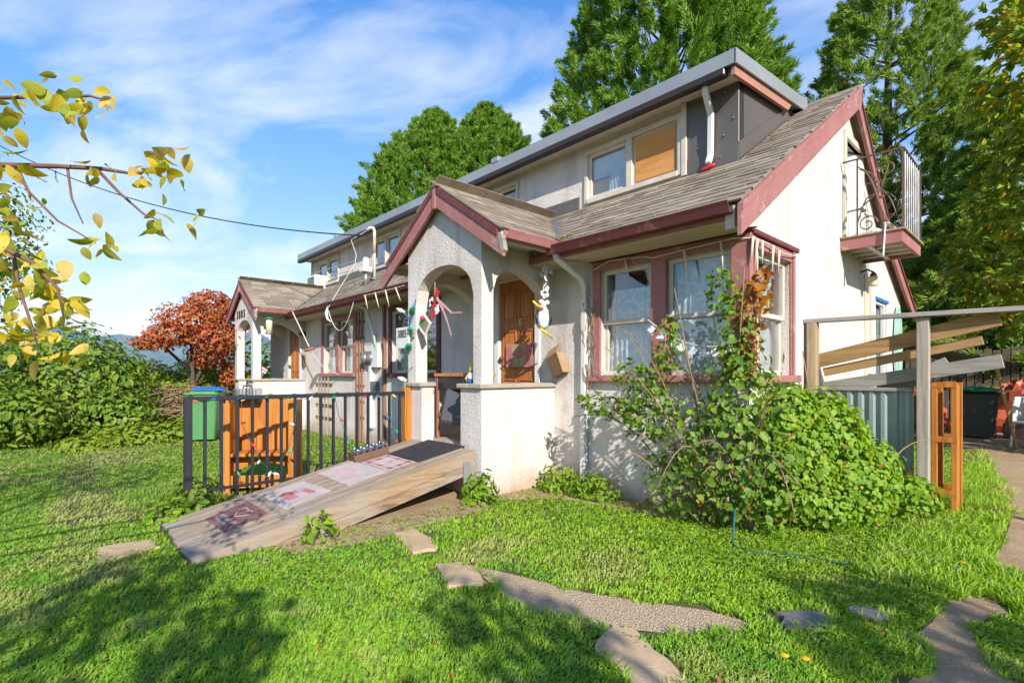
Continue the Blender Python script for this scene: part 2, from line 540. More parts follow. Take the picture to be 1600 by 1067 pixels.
t.color(t.ramp(t.noise(.006, 6, .6), [(.35, (.10, .16, .19)), (.65, (.17, .24, .26))])); t.set(1, 0, 0)  # bluish distance haze is painted into the hill colour

t = NT('glass')
gl = t.n.new('ShaderNodeBsdfGlossy'); gl.inputs['Roughness'].default_value = .03
gl.inputs['Color'].default_value = (.95, .97, 1, 1)
tr = t.n.new('ShaderNodeBsdfTransparent'); tr.inputs['Color'].default_value = (.90, .94, .95, 1)
fr = t.n.new('ShaderNodeLayerWeight'); fr.inputs['Blend'].default_value = .5
bp = t.n.new('ShaderNodeBump'); bp.inputs['Strength'].default_value = .06; bp.inputs['Distance'].default_value = .02
t.l.new(t.noise(2.5, 2, .5), bp.inputs['Height'])
t.l.new(bp.outputs[0], gl.inputs['Normal'])
mx = t.n.new('ShaderNodeMixShader')
t.l.new(t.math('ADD', t.math('MULTIPLY', t.math('POWER', fr.outputs['Facing'], 3.0), .75), .09, True), mx.inputs[0])
t.l.new(tr.outputs[0], mx.inputs[1]); t.l.new(gl.outputs[0], mx.inputs[2])
t.l.new(mx.outputs[0], t.out.inputs['Surface'])

t = NT('clear_plastic')
gl = t.n.new('ShaderNodeBsdfGlossy'); gl.inputs['Roughness'].default_value = .12
tr = t.n.new('ShaderNodeBsdfTransparent'); tr.inputs['Color'].default_value = (.86, .88, .92, 1)
mx = t.n.new('ShaderNodeMixShader'); mx.inputs[0].default_value = .22
t.l.new(tr.outputs[0], mx.inputs[1]); t.l.new(gl.outputs[0], mx.inputs[2])
t.l.new(mx.outputs[0], t.out.inputs['Surface'])

# lace curtain: white cloth with a chain of rings woven in
t = NT('lace')
wv = t.n.new('ShaderNodeTexVoronoi'); wv.feature = 'DISTANCE_TO_EDGE'; wv.inputs['Scale'].default_value = 11
mp = t.n.new('ShaderNodeMapping'); mp.inputs['Scale'].default_value = (1, .2, .8)
t.l.new(t.pos.outputs['Position'], mp.inputs[0]); t.l.new(mp.outputs[0], wv.inputs[0])
t.color(t.ramp(wv.outputs[0], [(.04, (.82, .84, .84)), (.16, (.56, .62, .66))])); t.set(.9, 0, .1)

leafmat('leaf_conifer', [(0.105, 0.211, 0.029), (0.176, 0.322, 0.040), (0.261, 0.419, 0.055), (0.156, 0.281, 0.036)], .28)
leafmat('leaf_conifer_light', [(0.140, 0.249, 0.038), (0.238, 0.353, 0.051), (0.333, 0.444, 0.075), (0.167, 0.261, 0.051)], .3)
leafmat('leaf_chestnut', [(0.108, 0.214, 0.022), (0.230, 0.353, 0.032), (0.460, 0.479, 0.041), (0.162, 0.289, 0.029), (0.750, 0.428, 0.036)], .4)
leafmat('leaf_maple', [(0.432, 0.094, 0.040), (0.540, 0.154, 0.056), (0.475, 0.121, 0.056), (0.367, 0.143, 0.040), (0.497, 0.242, 0.048), (0.410, 0.077, 0.048)], .35)
leafmat('leaf_hedge', [(0.075, 0.158, 0.019), (0.160, 0.268, 0.026), (0.256, 0.352, 0.037), (0.108, 0.204, 0.021), (0.343, 0.389, 0.053)], .38)
leafmat('leaf_lime', [(0.182, 0.286, 0.022), (0.280, 0.351, 0.033), (0.224, 0.312, 0.028)], .4)
leafmat('leaf_bramble', [(0.090, 0.194, 0.024), (0.162, 0.283, 0.034), (0.234, 0.341, 0.042), (0.126, 0.244, 0.026)], .36)
leafmat('leaf_hop', [(0.169, 0.314, 0.024), (0.244, 0.409, 0.033), (0.306, 0.456, 0.040), (0.137, 0.268, 0.021), (0.367, 0.441, 0.040)], .42)
leafmat('leaf_autumn', [(.42, .16, .02), (.50, .26, .03), (.32, .10, .03), (.28, .22, .03)], .4)
leafmat('leaf_yellow', [(0.630, 0.490, 0.040), (0.750, 0.547, 0.053), (0.450, 0.446, 0.040), (0.240, 0.317, 0.034), (0.690, 0.518, 0.092), (0.600, 0.432, 0.132)], .42, spots=True)
leafmat('leaf_clover', [(0.132, 0.272, 0.015), (0.198, 0.343, 0.020), (0.264, 0.386, 0.024), (0.165, 0.286, 0.018)], .4)
leafmat('grass_blade', None, .35, attr=True, rough=.55)
leafmat('petal_white', [(.8, .79, .76), (.74, .73, .70)], .3, rough=.6)
leafmat('petal_yellow', [(.80, .48, .02), (.78, .55, .04)], .3, rough=.6)
leafmat('moss', [(.18, .17, .04), (.28, .17, .04), (.12, .13, .03)], .2)
# ------------------------------------------------------------------ ground
def sheet(name, poly, z, mat, kind='structure'):
    mb = MB(); mb.add([(x, y, z) for x, y in poly], [tuple(range(len(poly)))])
    o = solo(name, mb, mat, None, None, kind=kind); return o

gx = np.unique(np.concatenate([np.linspace(-4000, -30, 14), np.linspace(-30, 12, 85), np.linspace(12, 4000, 14)]))
gy = np.unique(np.concatenate([np.linspace(-4000, -14, 14), np.linspace(-14, 22, 73), np.linspace(22, 4000, 14)]))
GX, GY = np.meshgrid(gx, gy, indexing='ij')
GV = np.stack([GX.ravel(), GY.ravel(), np.zeros(GX.size)], 1)
ny_ = len(gy)
ii, jj = np.meshgrid(np.arange(len(gx) - 1), np.arange(ny_ - 1), indexing='ij')
a_ = (ii * ny_ + jj).ravel()
GF = np.stack([a_, a_ + ny_, a_ + ny_ + 1, a_ + 1], 1)
ground = bpy.data.objects.new('ground', np_mesh('ground', GV, GF, M['ground_soil'])); _link(ground)
ground['kind'] = 'structure'; ORG['ground'] = Vector((0, 0, 0))

GRAVEL_P = [(-.91, -2.3), (-.83, -2.28), (-.44, -2.16), (-.09, -2.07), (.21, -1.92), (.5, -1.76), (.74, -1.72),
            (.76, -1.87), (.63, -2.04), (.38, -2.21), (.27, -2.32), (.02, -2.47), (-.19, -2.51), (-.52, -2.4)]
DIRT_R = [(1.36, -1.95), (1.39, -1.55), (1.33, -1.18), (1.35, -1.02), (1.37, -.59), (1.52, -.37), (1.6, -.6), (1.53, -.8),
          (1.54, -1.13), (1.6, -1.34), (1.74, -1.5), (1.74, -1.95)]
DIRT_U = [(1.50, -.05), (1.47, .18), (1.50, .73), (1.50, 1.68), (1.42, 2.88), (1.18, 4.93), (.93, 7.0), (.3, 7.3), (.2, 12.0),
          (4.5, 12.0), (3.2, 7.0), (2.2, 4.0), (2.0, 1.2), (2.0, -.05)]
DIRT_W = [(-3.2, -3.3), (-3.5, -1.12), (-2.22, -1.12), (-1.9, -1.25), (-1.85, -1.9), (-1.78, -2.6), (-1.9, -3.1)]
DIRT_H = [(-2.26, -.95), (-2.2, -1.25), (-1.7, -.5), (-.9, -.35), (-.2, -.3), (-.2, 0.02), (-2.26, .02)]
SAND_L = [(-2.96, -4.14), (-2.93, -3.8), (-2.68, -3.78), (-2.58, -4.13)]
sheet('gravel_path', GRAVEL_P, .004, M['gravel_base'])
sheet('dirt_path', DIRT_R, .004, M['dirt_path'])
sheet('dirt_path', DIRT_U, .004, M['dirt_path'])
sheet('bare_soil', DIRT_W, .004, M['dirt_path'])
sheet('bare_soil', DIRT_H, .004, M['dirt_path'])

def stone(poly, h, mat, label, seed):
    r = random.Random(seed)
    c = Vector((sum(p[0] for p in poly) / len(poly), sum(p[1] for p in poly) / len(poly), 0))
    ring = []
    n = len(poly)
    for i in range(n):
        a, b = Vector((*poly[i], 0)), Vector((*poly[(i + 1) % n], 0))
        for k in range(5):
            p = a.lerp(b, k / 5); ring.append(p + Vector((r.uniform(-1, 1), r.uniform(-1, 1), 0)) * .018)
    m = len(ring); mb = MB(); vs = []
    for (s, z) in ((1.0, -.02), (1.0, h * .7), (.965, h), (.5, h + .004)):
        vs += [c + (p - c) * s + Vector((0, 0, z + (r.uniform(-.002, .002) if s < .97 else 0))) for p in ring]
    fs = []
    for q in range(3):
        fs += [(q * m + i, q * m + (i + 1) % m, (q + 1) * m + (i + 1) % m, (q + 1) * m + i) for i in range(m)]
    fs.append(tuple(3 * m + i for i in range(m)))
    mb.add(vs, fs)
    return solo('paving_slab', mb, mat, label, 'slab', 'slabs laid in the lawn')
S1 = [(-1.81, -2.35), (-1.79, -2.15), (-1.27, -2.28), (-1.3, -2.47)]
S2 = [(-1.03, -2.5), (-.93, -2.31), (-.55, -2.41), (-.67, -2.62)]
S4 = [(.27, -2.28), (.36, -2.24), (.80, -2.46), (.62, -2.64), (.31, -2.5)]
S5 = [(.78, -1.52), (.94, -1.31), (1.03, -1.5), (.87, -1.68)]
S6 = [(1.0, -1.17), (1.20, -1.06), (1.19, -1.2), (1.06, -1.28)]
stone(S1, .020, M['slab_stone'], 'sunlit tan concrete slab set alone in grass beside the wooden ramp', 1)
stone(S2, .020, M['slab_stone'], 'tan concrete slab at the end of the gravel strip', 2)
stone(S4, .020, M['slab_stone'], 'half shaded weathered slab in grass below the gravel strip', 3)
stone(S5, .020, M['slate'], 'dark blue grey slate slab sunk in grass past the gravel strip', 4)
stone(S6, .020, M['slate'], 'small dark slate piece in grass between slate slab and dirt path', 5)
stone(SAND_L, .020, M['slab_stone'], 'pale half overgrown slab in the lawn off the foot of the ramp', 6)

# hills far off
hb = MB(); vs = []; N = 90
for i in range(N + 1):
    a = math.radians(60 + 170 * i / N)
    R0 = 2600
    h = 165 + 50 * math.sin(i * .35) + 45 * math.sin(i * .9 + 1) + 25 * math.sin(i * 2.1)
    vs += [(R0 * math.cos(a), R0 * math.sin(a), -5), (R0 * 1.12 * math.cos(a), R0 * 1.12 * math.sin(a), h),
           (R0 * 1.4 * math.cos(a), R0 * 1.4 * math.sin(a), h * 1.25), (R0 * 1.5 * math.cos(a), R0 * 1.5 * math.sin(a), -5)]
fs = [(i * 4 + k, (i + 1) * 4 + k, (i + 1) * 4 + k + 1, i * 4 + k + 1) for i in range(N) for k in range(3)]
hb.add(vs, fs); solo('hills', hb, M['hill'], None, None, kind='structure', smooth=True)

# ------------------------------------------------------------------ house
house = thing('house', 'old cream stucco duplex house with pink trim, shingle roof and two arched porches', 'house', (-6.2, 2.9, 0))
TY = lambda u, d, z: (u, -d, z)           # on the long front, d metres out of the wall
TX = lambda u, d, z: (d, u, z)            # on the gable end
EY, EZ, SL = -.42, 2.64, .6446            # eave and pitch of the front slope
roofz = lambda y: EZ + SL * (y - EY)
RIDGE_Y = 2.9; RIDGE_Z = roofz(RIDGE_Y)
BACK = [(2.9, RIDGE_Z), (4.74, 3.25), (5.5, 2.85), (6.35, 2.42)]
HX0, HX1 = -12.45, 0.0

def colwall(mb, us, intervals, T, d0, d1):
    cols = [intervals(us[i], us[i + 1]) for i in range(len(us) - 1)]
    for i, iv in enumerate(cols):
        a, b = us[i], us[i + 1]
        for (zb0, zt0, zb1, zt1) in iv:
            for d, fl in ((d1, 0), (d0, 1)):
                q = [T(a, d, zb0), T(b, d, zb1), T(b, d, zt1), T(a, d, zt0)]
                mb.quad(*(q if not fl else q[::-1]))
            mb.quad(T(a, d0, zt0), T(b, d0, zt1), T(b, d1, zt1), T(a, d1, zt0))
            mb.quad(T(a, d0, zb0), T(a, d1, zb0), T(b, d1, zb1), T(b, d0, zb1))
    for i in range(len(us)):
        L = [(q[2], q[3]) for q in cols[i - 1]] if i > 0 else []
        R = [(q[0], q[1]) for q in cols[i]] if i < len(cols) else []
        def sub(A, B):
            out = list(A)
            for (b0, b1) in B:
                nx = []
                for (a0, a1) in out:
                    if b1 <= a0 + 1e-6 or b0 >= a1 - 1e-6: nx.append((a0, a1)); continue
                    if b0 > a0 + 1e-6: nx.append((a0, b0))
                    if b1 < a1 - 1e-6: nx.append((b1, a1))
                out = nx
            return out
        for (z0, z1) in sub(L, R) + sub(R, L):
            u = us[i]; mb.quad(T(u, d0, z0), T(u, d1, z0), T(u, d1, z1), T(u, d0, z1))
def rectwall(mb, u0, u1, zb, zt, holes, T, d0, d1, knots=()):
    us = sorted(set([u0, u1] + [h[0] for h in holes] + [h[1] for h in holes] + list(knots)))
    us = [u for u in us if u0 <= u <= u1]
    def iv(a, b):
        m = (a + b) / 2; cur = zb; out = []
        for h in sorted([h for h in holes if h[0] < m < h[1]], key=lambda h: h[2]):
            if h[2] > cur: out.append((cur, cur and cur or cur, cur, cur)) if False else out.append((cur, h[2], cur, h[2]))
            cur = h[3]
        out.append((cur, zt(a), cur, zt(b))); return out
    colwall(mb, us, iv, T, d0, d1)

PX = -2.95; PSH = -7.8                     # porch centre, shift to the second porch
HOLES_F = [(-1.55, -.14, 1.27, 2.38), (-6.02, -4.65, 1.3, 2.36), (-8.94, -7.5, 1.3, 2.36),
           (-3.23, -2.53, .5, 2.5), (-3.23 + PSH, -2.53 + PSH, .5, 2.5)]
mb = MB(); rectwall(mb, HX0, HX1, -.05, lambda u: 2.66, HOLES_F, TY, -.2, 0)
part('front_wall', mb, M['stucco'], house)
def gable_top(y):
    if y <= RIDGE_Y: return roofz(y) - .06
    for (a, b) in zip(BACK, BACK[1:]):
        if y <= b[0]: return a[1] + (b[1] - a[1]) * (y - a[0]) / (b[0] - a[0]) - .06
    return BACK[-1][1] - .06
HOLES_G = [(.12, .93, 1.27, 2.36), (2.78, 3.5, 2.97, 4.16), (4.15, 4.88, 1.15, 2.33)]
mb = MB(); rectwall(mb, .2, 5.9, -.05, gable_top, HOLES_G, TX, -.2, 0, [RIDGE_Y, 4.74, 5.5])
part('gable_wall', mb, M['stucco'], house)
mb = MB(); rectwall(mb, .2, 5.7, -.05, gable_top, [], lambda u, d, z: (HX0 - d, u, z), -.2, 0, [RIDGE_Y, 4.74, 5.5])
part('gable_wall', mb, M['stucco'], house)
mb = MB(); mb.box((HX0, 5.7, -.05), (-.2, 5.9, 2.6)); part('back_wall', mb, M['stucco'], house)
mb = MB(); mb.box((HX0 + .2, .2, .42), (-.2, 5.7, .5)); part('floor', mb, M['interior'], house)
mb = MB(); mb.box((HX0 + .2, .2, 2.62), (-.2, 5.7, 2.7)); part('upper_floor', mb, M['interior'], house)
mb = MB(); mb.box((-6.6, .22, .5), (-6.5, 5.69, 2.62)); part('inner_wall', mb, M['interior'], house)

# main roof: front slope below the dormer, the two end strips, the back slope
DX0, DX1, DY = -12.0, -.47, .9             # dormer wall
RX0, RX1 = -12.62, .12
nrm_f = Vector((0, -SL, 1)).normalized()
def slope_slab(mb, x0, x1, y0, y1, th=.07):
    a = [(x0, y0, roofz(y0)), (x1, y0, roofz(y0)), (x1, y1, roofz(y1)), (x0, y1, roofz(y1))]
    mb.prism(a, tuple(-nrm_f * th))
mb = MB()
slope_slab(mb, RX0, RX1, EY, DY + .03)
slope_slab(mb, DX1 - .03, RX1, DY + .03, RIDGE_Y)
slope_slab(mb, RX0, DX0 + .03, DY + .03, RIDGE_Y)
for (a, b) in zip(BACK, BACK[1:]):
    mb.prism([(RX0, a[0], a[1]), (RX1, a[0], a[1]), (RX1, b[0], b[1]), (RX0, b[0], b[1])], (0, -.04, -.06))
roof = part('roof', mb, M['shingle'], house)

# dormer
DZT0, DZT1, DYF, DYB = 4.48, 4.70, .60, 2.62
dtop = lambda y: DZT0 + (DZT1 - DZT0) * (y - DYF) / (DYB - DYF)
WIN_D = [(-2.45, -1.15, 3.58, 4.17), (-4.9, -3.84, 3.60, 4.17), (-8.42, -7.32, 3.60, 4.17), (-11.5, -10.25, 3.60, 4.17)]
mb = MB(); rectwall(mb, DX0, DX1, roofz(DY) - .05, lambda u: 4.32, WIN_D, lambda u, d, z: (u, DY - d, z), -.12, 0)
dormer = part('dormer', mb, M['stucco'], house)
mb = MB()
us = [DY + .1 * k for k in range(18)]
colwall(mb, us, lambda a, b: [(roofz(a) - .04, max(roofz(a) - .03, dtop(a) - .14), roofz(b) - .04, max(roofz(b) - .03, dtop(b) - .14))],
        lambda u, d, z: (DX1 + d, u, z), -.08, 0)
part('cheek', mb, M['panel_metal'], dormer)
mb = MB()
colwall(mb, us, lambda a, b: [(roofz(a) - .04, max(roofz(a) - .03, dtop(a) - .14), roofz(b) - .04, max(roofz(b) - .03, dtop(b) - .14))],
        lambda u, d, z: (DX0 - d, u, z), -.08, 0)
part('cheek', mb, M['stucco'], dormer)
# flat roof slab with its metal edge
mb = MB(); X0, X1 = -12.1, -.38
mb.prism([(X0, DYF, DZT0 - .03), (X1 - .002, DYF, DZT0 - .03), (X1 - .002, DYB, DZT1 - .03), (X0, DYB, DZT1 - .03)], (0, 0, -.09))
part('flat_roof', mb, M['fascia_metal'], dormer)
mb = MB(); mb.box((X0 - .02, DYF - .02, DZT0 - .145), (X1 + .02, DYF, DZT0), .004); part('fascia', mb, M['fascia_metal'], dormer)
mb = MB(); mb.prism([(X1, DYF - .02, DZT0 - .145), (X1, DYF - .02, DZT0), (X1, DYB, DZT1), (X1, DYB, DZT1 - .145)], (.02, 0, 0))
part('fascia', mb, M['fascia_metal'], dormer)
mb = MB()
mb.box((X0 - .05, DYF - .015, DZT0 - .215), (X1 - .1, DYF + .085, DZT0 - .12), .012)
part('gutter', mb, M['gutter_brown'], dormer)
mb = MB(); mb.box((X0, DYF + .09, DZT0 - .20), (X1 - .04, DYF + .125, DZT0 - .12)); mb.box((X0, DYF + .125, DZT0 - .165), (X1 - .04, DY + .01, DZT0 - .145))
part('soffit', mb, M['cream'], dormer)
mb = MB(); mb.prism([(X1 - .045, DYF + .02, DZT0 - .235), (X1 - .045, DYF + .02, DZT0 - .12), (X1 - .045, 2.2, dtop(2.2) - .13), (X1 - .045, 2.06, dtop(2.06) - .245)], (.035, 0, 0))
part('rake_board', mb, M['trim_worn'], dormer, label='weathered peeling pink rake board under the dormer roof edge')
# metal sheets beside the dormer window and the flashing along the cheek
for (x0, x1) in ((-1.04, -.755), (-.75, -.465)):
    mb = MB(); mb.box((x0, DY - .012, 3.66), (x1, DY + .005, 4.31), .003)
    p_ = part('metal_sheet', mb, M['panel_metal'], dormer)
    mb = MB()
    mb.box((x0, DY - .02, 3.49), (x1, DY + .003, 3.665), .003); part('metal_sheet', mb, M['panel_metal'], dormer)
mb = MB()
for (x, z) in ((-1.0, 4.2), (-.9, 3.75), (-.62, 3.8), (-.6, 4.25), (-.52, 3.95), (-.66, 3.58)):
    mb.blob((x, DY - .018, z), .012, 6, 4)
part('rivets', mb, M['galv'], dormer)['kind'] = 'stuff'
mb = MB(); mb.prism([(DX1 + .004, DY - .02, roofz(DY) + .012), (DX1 + .004, DY - .02, roofz(DY) + .19), (DX1 + .004, 2.25, roofz(2.25) + .17), (DX1 + .004, 2.25, roofz(2.25) + .012)], (.012, 0, 0))
part('flashing', mb, M['panel_metal'], dormer)
mb = MB(); mb.box((DX0, DY - .014, 3.49), (-2.6, DY + .002, 3.66), .003); part('flashing', mb, M['panel_metal'], dormer)
mb = MB(); mb.box((-4.06, DYF - .03, DZT0 - .02), (-3.9, DYF + .25, DZT0 + .055), .006); part('roof_scupper', mb, M['fascia_metal'], dormer)

def elbow(pts, r, mat, parent, name='downspout', w=.062, d=.045):
    mb = MB()
    for a, b in zip(pts, pts[1:]): mb.bar(a, b, w, d, (0, 1, .01), .008, .012)
    return part(name, mb, mat, parent)
elbow([(-.72, .66, 4.30), (-.72, .68, 4.20), (-.74, .835, 4.05), (-.75, .845, 3.62), (-.75, .80, 3.53)], .03, M['white_gutter'], house)

# eaves: gutters, soffit, rake boards
def gutter(x0, x1, name='gutter', mat='trim_maroon'):
    pr = [(-.005, .0), (-.005, .09), (-.02, .092), (-.02, .012), (-.075, .012), (-.095, .055), (-.115, .088), (-.122, .082), (-.105, .05), (-.085, 0.0)]
    mb = MB(); mb.prism([(x0, EY + p, EZ - .105 + q) for p, q in pr], (x1 - x0, 0, 0)); return part(name, mb, M[mat], house)
gutter(PX + 1.02, .06); gutter(PX + PSH + 1.02, PX - 1.02); gutter(RX0, PX + PSH - 1.02)
mb = MB(); mb.box((RX0, EY + .002, EZ - .135), (RX1 - .05, EY + .03, EZ - .07)); part('fascia', mb, M['trim_pink'], house)
mb = MB(); mb.box((RX0 + .1, EY + .03, EZ - .15), (-.02, -.001, EZ - .13)); part('soffit', mb, M['soffit'], house)
def rake(x0, x1, pts, h, mat, name='rake_board', drop=.015):
    mb = MB()
    for (a, b) in zip(pts, pts[1:]):
        mb.prism([(x0, a[0], a[1] - drop), (x0, b[0], b[1] - drop), (x0, b[0], b[1] - drop - h), (x0, a[0], a[1] - drop - h)], (x1 - x0, 0, 0))
    return part(name, mb, M[mat], house)
rake(.122, .152, [(-.5, roofz(-.5) + .008), (RIDGE_Y, RIDGE_Z + .008)], .24, 'trim_pink')
rake(.152, .166, [(-.5, roofz(-.5) + .012), (RIDGE_Y, RIDGE_Z + .012)], .055, 'trim_pink', 'rake_trim')
rake(.078, .116, [(RIDGE_Y + .004, RIDGE_Z - .05)] + [(y, z - .04) for y, z in BACK[1:]], .17, 'trim_pink')
rake(.02, .072, [(-.42, roofz(-.42) - .1), (RIDGE_Y, RIDGE_Z - .1)], .05, 'soffit', 'soffit')
rake(.116, .135, [(RIDGE_Y + .004, RIDGE_Z - .02)] + [(y, z - .01) for y, z in BACK[1:]], .05, 'trim_maroon', 'rake_trim')
rake(RX0 + .01, RX0 + .04, [(-.5, roofz(-.5) - .03), (RIDGE_Y, RIDGE_Z - .03)], .235, 'trim_pink')
# boxed end of the front eave
mb = MB(); mb.prism([(.0, -.44, 2.60), (.0, -.44, 2.42), (.0, -.0, 2.52), (.0, .0, 2.82)], (.074, 0, 0)); part('eave_return', mb, M['cream'], house)

# windows -------------------------------------------------------------
def bx(mb, T, a, b, c=.0): mb.box(T(*a), T(*b), c); return mb
def sash_window(T, u0, u1, z0, z1, lites, frame='cream', inset=.03, parent=house, casing=None, rail=True, sill=True, label=None, cw=.1):
    """lites: list of (ua, ub); casing: colour of the flat trim round the opening"""
    mb = MB()
    if casing:
        bx(mb, T, (u0 - cw, -.0, z1), (u1 + cw, .028, z1 + cw), .004)
        bx(mb, T, (u0 - cw, .0, z0), (u0, .026, z1), .004); bx(mb, T, (u1, .0, z0), (u1 + cw, .026, z1), .004)
        for (a, b) in zip(lites, lites[1:]): bx(mb, T, (a[1], -.06, z0), (b[0], .024, z1), .004)
        w = part('window', mb, M[casing], parent, label=label)
    else:
        bx(mb, T, (u0 - .05, .0, z1), (u1 + .05, .03, z1 + .06), .003)
        bx(mb, T, (u0 - .05, .0, z0 - .05), (u0, .03, z1), .003); bx(mb, T, (u1, .0, z0 - .05), (u1 + .05, .03, z1), .003)
        bx(mb, T, (u0, .0, z0 - .06), (u1, .045, z0), .003)
        for (a, b) in zip(lites, lites[1:]): bx(mb, T, (a[1], -.06, z0), (b[0], .028, z1), .003)
        w = part('window', mb, M[frame], parent, label=label)
    if sill and casing:
        mb = MB(); bx(mb, T, (u0 - cw - .03, -.02, z0 - .07), (u1 + cw + .03, .075, z0), .008); part('sill', mb, M[casing], w)
    for (a, b) in lites:
        mid = z0 + (z1 - z0) * .5
        segs = ((mid - .02, z1, 0.0), (z0, mid + .02, -.035)) if rail else ((z0, z1, 0.0),)
        for (s0, s1, dd) in segs:
            d0, d1 = -inset - .035 + dd, -inset + dd; k = .045
            mb = MB()
            bx(mb, T, (a, d0, s0), (a + k, d1, s1), .003); bx(mb, T, (b - k, d0, s0), (b, d1, s1), .003)
            bx(mb, T, (a + k, d0, s1 - k), (b - k, d1, s1), .003); bx(mb, T, (a + k, d0, s0), (b - k, d1, s0 + k), .003)
            part('sash', mb, M[frame], w)
            mb = MB(); bx(mb, T, (a + k - .004, d0 + .012, s0 + k - .004), (b - k + .004, d0 + .018, s1 - k + .004)); part('pane', mb, M['glass'], w)
    return w
# big corner window: two lites on the front, one round the corner on the gable
wr = sash_window(TY, -1.55, -.14, 1.27, 2.38, [(-1.55, -.93), (-.77, -.16)], casing='trim_pink', label='front window at the house corner, pink casing with two cream sashes')
mb = MB(); mb.box((-.14, -.03, 1.2), (.03, .10, 2.485), .005); part('corner_post', mb, M['trim_pink'], wr)
mb = MB(); mb.box((-1.69, -.05, 2.485), (.055, .0, 2.53), .006); mb.box((.0, .0, 2.465), (.055, 1.06, 2.51), .006); part('drip_cap', mb, M['trim_maroon'], wr)
mb = MB(); mb.box((.026, .935, 1.2), (.045, .98, 2.46), .004); part('casing_bead', mb, M['trim_pink'], wr)
sash_window(TX, .12, .93, 1.27, 2.36, [(.14, .91)], casing='trim_pink', label='gable end half of the corner window')
sash_window(TY, -6.02, -4.65, 1.3, 2.36, [(-6.02, -5.38), (-5.28, -4.65)], casing='trim_maroon', label='front window beside the near porch, maroon casing')
sash_window(TY, -8.94, -7.5, 1.3, 2.36, [(-8.94, -8.26), (-8.16, -7.5)], casing='trim_pink', label='front window beside the far porch, pink casing')
TD = lambda u, d, z: (u, DY - d, z)
sash_window(TD, -2.45, -1.15, 3.58, 4.17, [(-2.45, -1.84), (-1.76, -1.15)], rail=False, inset=.01, parent=house, label='dormer window, one pane curtained and one boarded with plywood')
sash_window(TD, -4.9, -3.84, 3.60, 4.17, [(-4.9, -4.4), (-4.36, -3.84)], rail=False, inset=.01, label='dormer window above the near porch roof')
sash_window(TD, -8.42, -7.32, 3.60, 4.17, [(-8.42, -7.9), (-7.86, -7.32)], rail=False, inset=.01, label='dormer window behind the service mast')
sash_window(TD, -11.5, -10.25, 3.60, 4.17, [(-11.5, -10.9), (-10.86, -10.25)], rail=False, inset=.01, label='dormer window above the far porch')
# wide white stile right of the boarded pane, and the gable window with blue tape
mb = MB(); mb.box((-1.10, DY - .04, 3.50), (-1.04, DY, 4.31), .004); part('window_stile', mb, M['cream'], house)
wg = sash_window(TX, 4.15, 4.88, 1.15, 2.33, [(4.17, 4.86)], frame='white_paint', rail=False, inset=.0, label='tall gable end window with blue tape along its top')
mb = MB(); mb.box((.014, 4.12, 2.33), (.036, 4.92, 2.37)); part('tape', mb, M['blue_tape'], wg)
mb = MB(); mb.box((-.09, 4.16, 1.16), (-.07, 4.87, 2.32)); part('blind', mb, M['cloth_white'], wg)
mb = MB(); mb.prism([(.0, 3.68, 1.1), (.0, 3.78, 1.1), (.0, 3.74, 2.62), (.0, 3.66, 2.62)], (.012, 0, 0)); mb.box((.001, 3.95, 1.1), (.014, 4.03, 2.55)); part('stucco_patch', mb, M['soffit'], house)

# doors ------------------------------------------------------------------
def door(dx, open_=False):
    x0, x1, z0, z1, y = -3.21 + dx, -2.55 + dx, .52, 2.46, .02
    mb = MB(); mb.box((x0, y, z0), (x1, y + .045, z1), .003)
    d = part('door', mb, M['door_wood'], house)
    w = (x1 - x0)
    for (a, b, c_, e_) in ((.08, .46, .74, .94), (.54, .92, .74, .94), (.08, .46, .42, .68), (.54, .92, .42, .68), (.08, .46, .08, .36), (.54, .92, .08, .36)):
        mb = MB()
        A, B = x0 + w * a, x0 + w * b; C_, D_ = z0 + (z1 - z0) * c_, z0 + (z1 - z0) * e_
        mb.box((A, y - .012, C_), (B, y + .001, C_ + .018)); mb.box((A, y - .012, D_ - .018), (B, y + .001, D_))
        mb.box((A, y - .0118, C_ + .018), (A + .018, y + .001, D_ - .018)); mb.box((B - .018, y - .0118, C_ + .018), (B, y + .001, D_ - .018))
        mb.box((A + .04, y - .009, C_ + .04), (B - .04, y + .001, D_ - .04), .007)
        part('panel', mb, M['door_wood'], d)
    mb = MB(); mb.lathe([(.012, 0), (.012, .03), (.03, .04), (.032, .055), (.02, .07)], (x0 + .06, y, 1.48), 12, Matrix.Rotation(math.radians(90), 3, 'X')); part('door_knob', mb, M['iron'], d, True)
    mb = MB()
    mb.box((x0 - .09, -.02, z0), (x0 - .005, .06, z1 + .08), .004); mb.box((x1 + .005, -.02, z0), (x1 + .09, .06, z1 + .08), .004); mb.box((x0 - .005, -.02, z1 + .005), (x1 + .005, .06, z1 + .08), .004)
    part('door_frame', mb, M['white_paint'], house)
    return d
d1 = door(0); d2 = door(PSH)

